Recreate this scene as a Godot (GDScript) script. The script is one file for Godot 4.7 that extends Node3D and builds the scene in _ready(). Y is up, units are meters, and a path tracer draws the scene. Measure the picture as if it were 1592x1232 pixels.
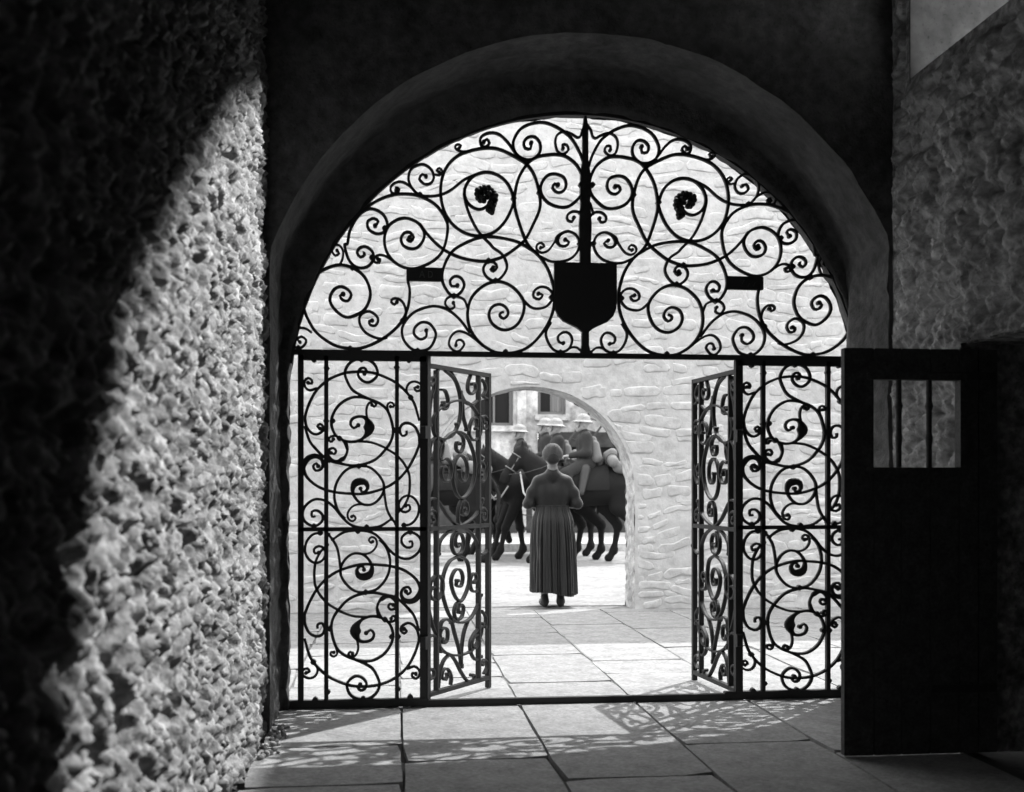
extends Node3D

# World: x to the right, y up, -z away from the camera. "far" below is a distance away from the camera, so z = -far.
const GATE := 6.0          # plane of the ironwork
const FACE := 5.44         # passage side of the arched wall
const COURT := 10.52       # passage side of the courtyard wall
const LEFT := -0.62
const RIGHT := 2.56

var iron: StandardMaterial3D
var used := {}
var rng := RandomNumberGenerator.new()

# ---------------------------------------------------------------- helpers
func numbered(parent: Node, called: String) -> String:
	var key := str(parent.get_instance_id()) + called
	var n: int = used.get(key, 0)
	used[key] = n + 1
	return called if n == 0 else "%s_%03d" % [called, n]

func put(called: String, mesh: Mesh, mat: Material, parent: Node3D, at := Vector3.ZERO) -> MeshInstance3D:
	var o := MeshInstance3D.new()
	o.name = numbered(parent, called)
	o.mesh = mesh
	if mat:
		o.material_override = mat
	o.position = at
	parent.add_child(o, true)
	return o

func thing(called: String, label: String, category: String, at := Vector3.ZERO, turn := 0.0, group := "") -> Node3D:
	var o := Node3D.new()
	o.name = numbered(self, called)
	o.position = at
	o.rotation.y = turn
	add_child(o, true)
	tag(o, label, category, group)
	return o

func tag(o: Node3D, label: String, category: String, group := "") -> void:
	o.set_meta("label", label)
	o.set_meta("category", category)
	if group != "":
		o.set_meta("group", group)

func struct(o: Node3D) -> Node3D:
	o.set_meta("kind", "structure")
	return o

func stuff(o: Node3D) -> Node3D:
	o.set_meta("kind", "stuff")
	return o

func grey(v: float, rough := 0.9, tex: Texture2D = null, scale := 1.0, nrm: Texture2D = null, nscale := 1.0) -> StandardMaterial3D:
	var m := StandardMaterial3D.new()
	m.albedo_color = Color(v, v, v).linear_to_srgb()
	m.roughness = rough
	m.metallic_specular = 0.35
	if tex or nrm:
		m.uv1_triplanar = true
		m.uv1_world_triplanar = true
		m.uv1_scale = Vector3.ONE * scale
	if tex:
		m.albedo_texture = tex
	if nrm:
		m.normal_enabled = true
		m.normal_texture = nrm
		m.normal_scale = nscale
	return m

# a tileable grey texture: values between lo and hi, made of broad patches, grain and a few dark specks
func grain_tex(seed_: int, lo: float, hi: float, freq: float, speck := 0.0, size := 512) -> ImageTexture:
	var n := FastNoiseLite.new()
	n.seed = seed_
	n.frequency = freq
	n.fractal_octaves = 5
	n.fractal_gain = 0.62
	var a := n.get_seamless_image(size, size)
	n.seed = seed_ + 7
	n.frequency = freq * 0.22
	n.fractal_octaves = 3
	var b := n.get_seamless_image(size, size)
	n.seed = seed_ + 13
	n.frequency = 0.11
	n.fractal_octaves = 2
	var c := n.get_seamless_image(size, size)
	var da := a.get_data()
	var db := b.get_data()
	var dc := c.get_data()
	var out := PackedByteArray()
	out.resize(size * size)
	for i in size * size:
		var v: float = (da[i] * 0.55 + db[i] * 0.45) / 255.0
		v = clampf((v - 0.5) * 1.5 + 0.5, 0.0, 1.0)
		v = lerpf(lo, hi, v)
		if speck > 0.0 and dc[i] < 70:
			v *= 1.0 - speck * (70 - dc[i]) / 70.0
		out[i] = int(v * 255.0)
	var im := Image.create_from_data(size, size, false, Image.FORMAT_L8, out)
	im.convert(Image.FORMAT_RGB8)
	im.generate_mipmaps()
	return ImageTexture.create_from_image(im)

func bump_tex(seed_: int, freq: float, strength: float, size := 512, gain := 0.6) -> ImageTexture:
	var n := FastNoiseLite.new()
	n.seed = seed_
	n.frequency = freq
	n.fractal_octaves = 5
	n.fractal_gain = gain
	var a := n.get_seamless_image(size, size)
	a.convert(Image.FORMAT_RGBA8)
	a.bump_map_to_normal_map(strength)
	return ImageTexture.create_from_image(a)

# a closed prism: outline in the x-y plane (any winding), from z0 to z1, with an optional chamfer c on the z1 side
func prism(outline: PackedVector2Array, z0: float, z1: float, c := 0.0, st: SurfaceTool = null) -> SurfaceTool:
	if st == null:
		st = SurfaceTool.new()
		st.begin(Mesh.PRIMITIVE_TRIANGLES)
	var pts := outline.duplicate()
	if Geometry2D.is_polygon_clockwise(pts):
		pts.reverse()
	var top := pts
	if c > 0.0:
		var inner := Geometry2D.offset_polygon(pts, -c)
		if inner.size() == 1 and inner[0].size() == pts.size():
			var ip: PackedVector2Array = inner[0]
			if Geometry2D.is_polygon_clockwise(ip):
				ip.reverse()
			# line the two outlines up
			var best := 0
			for k in ip.size():
				if ip[k].distance_squared_to(pts[0]) < ip[best].distance_squared_to(pts[0]):
					best = k
			top = PackedVector2Array()
			for k in ip.size():
				top.append(ip[(best + k) % ip.size()])
		else:
			c = 0.0
	var up := 1.0 if z1 > z0 else -1.0
	var n := pts.size()
	for loop in 2:
		var ring := top if loop == 0 else pts
		var idx := Geometry2D.triangulate_polygon(ring)
		var z := z1 if loop == 0 else z0
		var nz := up if loop == 0 else -up
		for i in range(0, idx.size(), 3):
			var p := [ring[idx[i]], ring[idx[i + 1]], ring[idx[i + 2]]]
			var area: float = (p[1] - p[0]).cross(p[2] - p[0])
			var order := [0, 1, 2] if area * nz < 0.0 else [0, 2, 1]
			for k in order:
				st.set_normal(Vector3(0, 0, nz))
				st.add_vertex(Vector3(p[k].x, p[k].y, z))
	for i in n:
		var j := (i + 1) % n
		var d := (pts[j] - pts[i]).normalized()
		var nn := Vector3(d.y, -d.x, 0)
		var zm := z1 - c * up
		quad(st, Vector3(pts[i].x, pts[i].y, z0), Vector3(pts[j].x, pts[j].y, z0), Vector3(pts[j].x, pts[j].y, zm), Vector3(pts[i].x, pts[i].y, zm), nn)
		if c > 0.0:
			quad(st, Vector3(pts[i].x, pts[i].y, zm), Vector3(pts[j].x, pts[j].y, zm), Vector3(top[j].x, top[j].y, z1), Vector3(top[i].x, top[i].y, z1), (nn + Vector3(0, 0, up)).normalized())
	return st

func quad(st: SurfaceTool, a: Vector3, b: Vector3, c: Vector3, d: Vector3, n: Vector3) -> void:
	var g := (b - a).cross(c - a)
	var vs := [a, c, b, a, d, c] if g.dot(n) > 0.0 else [a, b, c, a, c, d]
	for v in vs:
		st.set_normal(n)
		st.add_vertex(v)

func box_st(at: Vector3, size: Vector3, st: SurfaceTool = null, c := 0.004) -> SurfaceTool:
	# a box with chamfered upright edges and front
	var hx := size.x / 2
	var hy := size.y / 2
	c = minf(c, minf(hx, hy) * 0.6)
	var o := PackedVector2Array([Vector2(at.x - hx + c, at.y - hy), Vector2(at.x + hx - c, at.y - hy), Vector2(at.x + hx, at.y - hy + c), Vector2(at.x + hx, at.y + hy - c),
		Vector2(at.x + hx - c, at.y + hy), Vector2(at.x - hx + c, at.y + hy), Vector2(at.x - hx, at.y + hy - c), Vector2(at.x - hx, at.y - hy + c)])
	return prism(o, at.z - size.z / 2, at.z + size.z / 2, 0.0, st)

func box(called: String, at: Vector3, size: Vector3, mat: Material, parent: Node3D, c := 0.004) -> MeshInstance3D:
	return put(called, box_st(Vector3.ZERO, size, null, c).commit(), mat, parent, at)

func lathe(profile: PackedVector2Array, sides := 20, st: SurfaceTool = null, at := Vector3.ZERO, squash := 1.0) -> SurfaceTool:
	if st == null:
		st = SurfaceTool.new()
		st.begin(Mesh.PRIMITIVE_TRIANGLES)
	for i in profile.size() - 1:
		var p := profile[i]
		var q := profile[i + 1]
		var d := (q - p).normalized()
		for k in sides:
			var a0 := TAU * k / sides
			var a1 := TAU * (k + 1) / sides
			var c0 := Vector3(cos(a0), 0, sin(a0) * squash)
			var c1 := Vector3(cos(a1), 0, sin(a1) * squash)
			var vs := [c0 * p.x + Vector3(0, p.y, 0), c1 * p.x + Vector3(0, p.y, 0), c1 * q.x + Vector3(0, q.y, 0), c0 * q.x + Vector3(0, q.y, 0)]
			var ns := [(c0 * d.y - Vector3(0, d.x, 0)).normalized(), (c1 * d.y - Vector3(0, d.x, 0)).normalized()]
			for t in [[0, 1, 2], [0, 2, 3]]:
				for m in t:
					st.set_normal(ns[1] if m == 1 or m == 2 else ns[0])
					st.add_vertex(at + vs[m])
	return st

# a round bar along points with a radius at each
func tube(points: Array, radii: Array, sides := 8, st: SurfaceTool = null) -> SurfaceTool:
	if st == null:
		st = SurfaceTool.new()
		st.begin(Mesh.PRIMITIVE_TRIANGLES)
	var rings := []
	var side := Vector3.UP
	for i in points.size():
		var d: Vector3 = (points[mini(i + 1, points.size() - 1)] - points[maxi(i - 1, 0)]).normalized()
		if i == 0 and absf(d.y) > 0.9:
			side = Vector3.RIGHT
		side = (side - d * side.dot(d)).normalized()
		var other := d.cross(side)
		var ring := []
		for k in sides:
			var a := TAU * k / sides
			ring.append(side * cos(a) + other * sin(a))
		rings.append(ring)
	for i in points.size() - 1:
		for k in sides:
			var j := (k + 1) % sides
			var a: Vector3 = points[i] + rings[i][k] * radii[i]
			var b: Vector3 = points[i] + rings[i][j] * radii[i]
			var c: Vector3 = points[i + 1] + rings[i + 1][j] * radii[i + 1]
			var d: Vector3 = points[i + 1] + rings[i + 1][k] * radii[i + 1]
			var flip: bool = (b - a).cross(c - a).dot(rings[i][k]) > 0.0
			var vs := [a, c, b, a, d, c] if flip else [a, b, c, a, c, d]
			var ns := [rings[i][k], rings[i + 1][j], rings[i][j], rings[i][k], rings[i + 1][k], rings[i + 1][j]] if flip else [rings[i][k], rings[i][j], rings[i + 1][j], rings[i][k], rings[i + 1][j], rings[i + 1][k]]
			for m in 6:
				st.set_normal(ns[m])
				st.add_vertex(vs[m])
	for e in 2:
		var i := 0 if e == 0 else points.size() - 1
		var out: Vector3 = (points[0] - points[1]) if e == 0 else (points[-1] - points[-2])
		for k in range(1, sides - 1):
			quad(st, points[i] + rings[i][0] * radii[i], points[i] + rings[i][k] * radii[i], points[i] + rings[i][k + 1] * radii[i], points[i] + rings[i][0] * radii[i], out.normalized())
	return st

# a grid of points f(i, j) with smooth normals; the cells for which skip(i, j) is true are left out
func sheet(nu: int, nv: int, f: Callable, facing: Vector3, skip = null) -> ArrayMesh:
	var v := PackedVector3Array()
	v.resize((nu + 1) * (nv + 1))
	for i in nu + 1:
		for j in nv + 1:
			v[i * (nv + 1) + j] = f.call(i, j)
	var idx := PackedInt32Array()
	var nrm := PackedVector3Array()
	nrm.resize(v.size())
	var flip := 0
	for i in nu:
		for j in nv:
			if skip != null and skip.call(i, j):
				continue
			var a := i * (nv + 1) + j
			var b := a + nv + 1
			var n := (v[b] - v[a]).cross(v[a + 1] - v[a]) + (v[b + 1] - v[a + 1]).cross(v[b + 1] - v[b])
			if flip == 0:
				flip = 1 if n.dot(facing) > 0 else -1
			n *= flip
			nrm[a] += n
			nrm[b] += n
			nrm[a + 1] += n
			nrm[b + 1] += n
			if flip > 0:
				idx.append_array(PackedInt32Array([a, b + 1, b, a, a + 1, b + 1]))
			else:
				idx.append_array(PackedInt32Array([a, b, b + 1, a, b + 1, a + 1]))
	for i in nrm.size():
		nrm[i] = nrm[i].normalized() if nrm[i].length_squared() > 0 else facing
	return arrays(v, nrm, idx)

func arrays(v: PackedVector3Array, n: PackedVector3Array, idx: PackedInt32Array) -> ArrayMesh:
	var arr := []
	arr.resize(Mesh.ARRAY_MAX)
	arr[Mesh.ARRAY_VERTEX] = v
	arr[Mesh.ARRAY_NORMAL] = n
	arr[Mesh.ARRAY_INDEX] = idx
	var m := ArrayMesh.new()
	m.add_surface_from_arrays(Mesh.PRIMITIVE_TRIANGLES, arr)
	return m

func noise(seed_: int, freq: float, oct := 3, type := FastNoiseLite.TYPE_SIMPLEX_SMOOTH) -> FastNoiseLite:
	var n := FastNoiseLite.new()
	n.seed = seed_
	n.frequency = freq
	n.noise_type = type
	n.fractal_octaves = oct
	if type == FastNoiseLite.TYPE_CELLULAR:
		n.cellular_return_type = FastNoiseLite.RETURN_DISTANCE
		n.fractal_type = FastNoiseLite.FRACTAL_NONE
		n.domain_warp_enabled = true
		n.domain_warp_amplitude = 0.35 / freq
		n.domain_warp_frequency = freq * 0.9
		n.domain_warp_fractal_octaves = 2
	return n

# one continuous surface round tapered bones: each bone is [from, to, radius, radius]; bones are joined by a smooth minimum and meshed as surface nets
func body(bones: Array, cell: float, k: float) -> ArrayMesh:
	var lo := Vector3.ONE * 1e9
	var hi := -lo
	for b in bones:
		var r: float = maxf(b[2], b[3]) + cell * 3 + k
		for e in 2:
			lo = lo.min(b[e] - Vector3.ONE * r)
			hi = hi.max(b[e] + Vector3.ONE * r)
	var nx := int((hi.x - lo.x) / cell) + 2
	var ny := int((hi.y - lo.y) / cell) + 2
	var nz := int((hi.z - lo.z) / cell) + 2
	var f := PackedFloat32Array()
	f.resize(nx * ny * nz)
	f.fill(10.0)
	for b in bones:
		var p0: Vector3 = b[0]
		var ab: Vector3 = b[1] - p0
		var r0: float = b[2]
		var dr: float = b[3] - r0
		var l2 := maxf(ab.length_squared(), 1e-9)
		var r := maxf(b[2], b[3]) + cell * 2 + k
		var a0 := ((b[0] as Vector3).min(b[1]) - Vector3.ONE * r - lo) / cell
		var a1 := ((b[0] as Vector3).max(b[1]) + Vector3.ONE * r - lo) / cell
		for x in range(maxi(int(a0.x), 0), mini(int(a1.x) + 2, nx)):
			for y in range(maxi(int(a0.y), 0), mini(int(a1.y) + 2, ny)):
				var at := (x * ny + y) * nz
				for z in range(maxi(int(a0.z), 0), mini(int(a1.z) + 2, nz)):
					var q := lo + Vector3(x, y, z) * cell - p0
					var t := clampf(q.dot(ab) / l2, 0.0, 1.0)
					var d := (q - ab * t).length() - r0 - dr * t
					var o := f[at + z]
					var h := maxf(k - absf(o - d), 0.0) / k
					f[at + z] = minf(o, d) - h * h * k * 0.25
	var index := PackedInt32Array()
	index.resize(f.size())
	index.fill(-1)
	var v := PackedVector3Array()
	var sx := ny * nz
	var offs := [0, 1, nz, nz + 1, sx, sx + 1, sx + nz, sx + nz + 1]
	var edges := [[0, 1], [2, 3], [4, 5], [6, 7], [0, 2], [1, 3], [4, 6], [5, 7], [0, 4], [1, 5], [2, 6], [3, 7]]
	var idx := PackedInt32Array()
	for x in nx - 1:
		for y in ny - 1:
			for z in nz - 1:
				var at := x * sx + y * nz + z
				var first := f[at] < 0.0
				if first == (f[at + 1] < 0.0) and first == (f[at + nz] < 0.0) and first == (f[at + sx] < 0.0) and first == (f[at + sx + nz + 1] < 0.0) and first == (f[at + nz + 1] < 0.0) and first == (f[at + sx + 1] < 0.0) and first == (f[at + sx + nz] < 0.0):
					continue
				var sum := Vector3.ZERO
				var n := 0
				for e in edges:
					var fa := f[at + offs[e[0]]]
					var fb := f[at + offs[e[1]]]
					if (fa < 0.0) != (fb < 0.0):
						var t := fa / (fa - fb)
						var ca := Vector3((e[0] >> 2) & 1, (e[0] >> 1) & 1, e[0] & 1)
						var cb := Vector3((e[1] >> 2) & 1, (e[1] >> 1) & 1, e[1] & 1)
						sum += ca.lerp(cb, t)
						n += 1
				index[at] = v.size()
				v.append(lo + (Vector3(x, y, z) + sum / n) * cell)
				# quads round the three edges that start at this corner
				if x > 0 and y > 0 and z > 0:
					for axis in 3:
						var step: int = [sx, nz, 1][axis]
						var u: int = [nz, 1, sx][axis]
						var w: int = [1, sx, nz][axis]
						var inside := f[at] < 0.0
						if inside == (f[at + step] < 0.0):
							continue
						var a := index[at]
						var b := index[at - u]
						var c := index[at - u - w]
						var d := index[at - w]
						if b < 0 or c < 0 or d < 0:
							continue
						idx.append_array(PackedInt32Array([a, c, b, a, d, c]) if not inside else PackedInt32Array([a, b, c, a, c, d]))
	var nrm := PackedVector3Array()
	nrm.resize(v.size())
	for i in range(0, idx.size(), 3):
		var n := (v[idx[i + 2]] - v[idx[i]]).cross(v[idx[i + 1]] - v[idx[i]])
		for m in 3:
			nrm[idx[i + m]] += n
	for i in nrm.size():
		nrm[i] = nrm[i].normalized()
	return arrays(v, nrm, idx)

# ---------------------------------------------------------------- ironwork
func numbers(text: String) -> PackedVector2Array:
	var a := text.split_floats(" ")
	var out := PackedVector2Array()
	for i in range(0, a.size() - 1, 2):
		out.append(Vector2(a[i], a[i + 1]) / 1000.0)
	return out

func smooth_path(p: PackedVector2Array, step := 0.011) -> PackedVector2Array:
	var out := PackedVector2Array()
	for i in p.size() - 1:
		var a := p[maxi(i - 1, 0)]
		var b := p[i]
		var c := p[i + 1]
		var d := p[mini(i + 2, p.size() - 1)]
		if i == 0:
			a = b * 2 - c
		if i == p.size() - 2:
			d = c * 2 - b
		var n := clampi(int(b.distance_to(c) / step), 2, 14)
		for k in n:
			out.append(b.cubic_interpolate(c, a, d, float(k) / n) if false else catmull(a, b, c, d, float(k) / n))
	out.append(p[-1])
	return out

func catmull(a: Vector2, b: Vector2, c: Vector2, d: Vector2, t: float) -> Vector2:
	return 0.5 * (2 * b + (c - a) * t + (2 * a - 5 * b + 4 * c - d) * t * t + (3 * b - a - 3 * c + d) * t * t * t)

# flat iron bent on edge along a path in the x-y plane: w across (mm), 24 mm deep, rounded blob at the curl's eye; m = -1 mirrors it
func bar(parent: Node3D, called: String, text: String, w: float, bulge: Vector2, m: int, turn := 0.0) -> void:
	var p := smooth_path(numbers(text))
	var st := SurfaceTool.new()
	st.begin(Mesh.PRIMITIVE_TRIANGLES)
	var n := p.size()
	var deep := 0.012
	var L := PackedVector2Array()
	var R := PackedVector2Array()
	var D := PackedVector2Array()
	for i in n:
		var d := (p[mini(i + 1, n - 1)] - p[maxi(i - 1, 0)]).normalized()
		var ww := w
		var t := float(i) / (n - 1)
		if bulge.y > 0.0:
			ww += bulge.y * exp(-pow((t - bulge.x) / 0.05, 2))
		ww *= 1.0 + 0.05 * sin(i * 0.9 + p[0].x * 40.0) * sin(i * 0.37 + p[0].y * 31.0)
		ww *= 0.86 + 0.14 * minf(1.0, minf(t, 1.0 - t) * 12.0)
		var s := Vector2(-d.y, d.x) * ww / 2000.0
		L.append(p[i] + s)
		R.append(p[i] - s)
		D.append(d)
	for i in n - 1:
		var c := 0.003
		for q in 2:
			var side := L if q == 0 else R
			var n0 := (L[i] - p[i]).normalized() * (1 if q == 0 else -1)
			quad(st, v3(side[i], deep - c, m), v3(side[i + 1], deep - c, m), v3(side[i + 1], -deep + c, m), v3(side[i], -deep + c, m), v3(n0, 0, m))
			for face in [1.0, -1.0]:
				var e0 := side[i].lerp(p[i], 0.3)
				var e1 := side[i + 1].lerp(p[i + 1], 0.3)
				quad(st, v3(side[i], (deep - c) * face, m), v3(side[i + 1], (deep - c) * face, m), v3(e1, deep * face, m), v3(e0, deep * face, m), (v3(n0, 0, m) + Vector3(0, 0, face)).normalized())
				quad(st, v3(e0, deep * face, m), v3(e1, deep * face, m), v3(p[i + 1], deep * face, m), v3(p[i], deep * face, m), Vector3(0, 0, face))
	# eye of the curl
	var eye := PackedVector2Array()
	for k in 10:
		var c := p[-1] + Vector2.from_angle(TAU * k / 10) * w * 0.00078
		eye.append(Vector2(c.x * m, c.y))
	prism(eye, -deep - 0.002, deep + 0.002, 0.0, st)
	put(called, st.commit(), iron, parent)

func v3(p: Vector2, z: float, m: int) -> Vector3:
	return Vector3(p.x * m, p.y, z)

# forged collars where scrolls meet
func knots(parent: Node3D, text: String, m: int) -> void:
	for p in numbers(text):
		var st := SurfaceTool.new()
		st.begin(Mesh.PRIMITIVE_TRIANGLES)
		var o := PackedVector2Array()
		for k in 8:
			var r := 0.0165 if k % 2 == 0 else 0.0145
			o.append(Vector2(p.x * m, p.y) + Vector2.from_angle(TAU * k / 8) * r)
		prism(o, -0.0155, 0.0155, 0.0, st)
		put("collar", st.commit(), iron, parent)

func upright(parent: Node3D, called: String, x: float, y0: float, y1: float, w: float, z := 0.0, d := 0.03) -> void:
	put(called, box_st(Vector3.ZERO, Vector3(w, y1 - y0, d)).commit(), iron, parent, Vector3(x, (y0 + y1) / 2, z))

func level(parent: Node3D, called: String, y: float, x0: float, x1: float, h: float, z := 0.0, d := 0.03) -> void:
	put(called, box_st(Vector3.ZERO, Vector3(x1 - x0, h, d)).commit(), iron, parent, Vector3((x0 + x1) / 2, y, z))

func build_lunette() -> void:
	var t := thing("arched_grille", "black wrought iron half-round grille of scrolls with a shield, filling the arch", "grille", Vector3(1.055, 0, -GATE))
	for m in [1, -1]:
		var side := Node3D.new()
		side.name = "scrollwork" if m == 1 else "scrollwork_001"
		t.add_child(side, true)
		side.position.x = 0.0 if m == 1 else 0.016
		lunette_scrolls(side, m)
		grapes(t, m)
	level(t, "transom", 1.931, -1.64, 1.52, 0.028)
	# outer ring of flat iron against the stone
	var ring := PackedVector2Array()
	for k in 49:
		ring.append(Vector2(-0.01, 1.66) + Vector2.from_angle(PI * k / 48) * 1.605)
	var st := SurfaceTool.new()
	st.begin(Mesh.PRIMITIVE_TRIANGLES)
	for k in 48:
		var a := ring[k]
		var b := ring[k + 1]
		if maxf(a.y, b.y) < 1.93:
			continue
		var na := (a - Vector2(-0.01, 1.66)).normalized()
		var nb := (b - Vector2(-0.01, 1.66)).normalized()
		var a2 := a + na * 0.02
		var b2 := b + nb * 0.02
		for face in [0.014, -0.014]:
			quad(st, Vector3(a.x, a.y, face), Vector3(b.x, b.y, face), Vector3(b2.x, b2.y, face), Vector3(a2.x, a2.y, face), Vector3(0, 0, signf(face)))
		quad(st, Vector3(a.x, a.y, 0.014), Vector3(b.x, b.y, 0.014), Vector3(b.x, b.y, -0.014), Vector3(a.x, a.y, -0.014), Vector3(-na.x, -na.y, 0))
	put("arch_ring", st.commit(), iron, t)
	# centre bar, thicker towards the shield
	var cb := PackedVector2Array([Vector2(-0.006, 3.26), Vector2(-0.016, 3.2), Vector2(-0.016, 3.02), Vector2(-0.027, 2.95), Vector2(-0.03, 2.84), Vector2(-0.026, 2.78), Vector2(-0.035, 2.66), Vector2(-0.03, 2.5), Vector2(-0.03, 2.43),
		Vector2(0.03, 2.43), Vector2(0.03, 2.5), Vector2(0.035, 2.66), Vector2(0.026, 2.78), Vector2(0.03, 2.84), Vector2(0.027, 2.95), Vector2(0.016, 3.02), Vector2(0.016, 3.2), Vector2(0.006, 3.26)])
	put("centre_bar", prism(cb, -0.016, 0.016, 0.003).commit(), iron, t)
	var sb := PackedVector2Array([Vector2(-0.02, 2.1), Vector2(-0.02, 1.99), Vector2(-0.03, 1.94), Vector2(0.03, 1.94), Vector2(0.02, 1.99), Vector2(0.02, 2.1)])
	put("shield_stem", prism(sb, -0.016, 0.016, 0.003).commit(), iron, t)
	var sh := PackedVector2Array()
	for p in [Vector2(-0.175, 2.445), Vector2(-0.176, 2.25), Vector2(-0.172, 2.19), Vector2(-0.155, 2.15), Vector2(-0.125, 2.12), Vector2(-0.07, 2.095), Vector2(-0.045, 2.082), Vector2(-0.02, 2.062), Vector2(0, 2.05)]:
		sh.append(p)
	for k in range(7, -1, -1):
		sh.append(Vector2(-sh[k].x, sh[k].y))
	put("shield", prism(sh, -0.012, 0.022, 0.008).commit(), iron, t)
	for s in [[-0.99, -0.79, 2.364, "A D"], [0.81, 1.02, 2.352, ""]]:
		var pl := put("date_plate", box_st(Vector3.ZERO, Vector3(s[1] - s[0], 0.075, 0.022)).commit(), iron, t, Vector3((s[0] + s[1]) / 2, s[2], 0))
		if s[3] != "":
			var tm := TextMesh.new()
			tm.text = s[3]
			var sf := SystemFont.new()
			sf.font_names = PackedStringArray(["Droid Sans"])
			tm.font = sf
			tm.font_size = 24
			tm.pixel_size = 0.0021
			tm.depth = 0.004
			put("lettering", tm, grey(0.09, 0.6), pl, Vector3(0.01, 0.0, 0.0125))
		else:
			for q in [[-0.012, 0.007], [0.018, -0.012], [0.05, -0.006]]:
				var ln := box("stroke", Vector3(q[0], q[1], 0.0125), Vector3(0.004, 0.024, 0.004), grey(0.06, 0.6), pl, 0.001)
				ln.rotation.z = -0.5

func grapes(t: Node3D, m: int) -> void:
	var bunch := Node3D.new()
	bunch.name = numbered(t, "grape_bunch")
	t.add_child(bunch, true)
	var ball := SphereMesh.new()
	ball.radius = 0.0165
	ball.height = 0.033
	ball.radial_segments = 10
	ball.rings = 5
	# bunch: a hooked cluster that hangs from the curl
	var spots := numbers("-601 2832 -583 2846 -561 2852 -540 2848 -522 2838 -508 2824 -500 2806 -500 2786 -506 2768 -512 2750 -516 2732 -520 2716 -604 2812 -598 2794 -584 2780 -566 2776 -586 2820 -560 2828 -536 2818 -522 2802 -524 2782 -532 2764 -534 2742 -530 2722 -578 2800 -548 2800 -540 2730")
	for i in spots.size():
		put("grape", ball, iron, bunch, Vector3(spots[i].x * m + (0.0 if m == 1 else 0.016), spots[i].y, 0.008 if i % 3 == 0 else -0.006))

func make_panel(x: float, label: String) -> void:
	var t := thing("grille_panel", label, "grille", Vector3(x, 0, -GATE), 0.0, "fixed side panels of the gate")
	for half in 2:
		var side := Node3D.new()
		side.name = "scrollwork" if half == 0 else "scrollwork_001"
		t.add_child(side, true)
		panel_scrolls(side, 1)
		if half == 1:
			side.rotation.z = PI
			side.position = Vector3(0.659, 1.944, 0)
	for q in [[0.0, 0.03], [0.136, 0.022], [0.517, 0.022], [0.659, 0.034]]:
		upright(t, "upright_bar", q[0], 0.02, 1.915, q[1])
	level(t, "top_rail", 1.902, -0.015, 0.676, 0.03)
	level(t, "middle_rail", 0.972, -0.015, 0.676, 0.022)
	level(t, "bottom_rail", 0.026, -0.09, 0.69, 0.044, 0.0, 0.036)

func make_leaf(at: Vector3, turn: float, m: int, label: String) -> void:
	var t := thing("gate_leaf", label, "gate", at, turn, "open leaves of the gate")
	leaf_scrolls(t, m)
	for q in [[0.0, 0.03, 0.03, 1.93], [0.09, 0.016, 0.062, 1.85], [0.53, 0.016, 0.062, 1.86], [0.64, 0.024, 0.0, 1.88]]:
		upright(t, "upright_bar", q[0] * m, q[2], q[3], q[1])
	for y in [1.867, 0.972, 0.062]:
		level(t, "rail", y, minf(0, 0.64 * m), maxf(0, 0.64 * m), 0.024)
	for y in [1.5, 0.35]:
		box("hinge", Vector3(-0.024 * m, y, 0), Vector3(0.03, 0.07, 0.034), iron, t)

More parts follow.
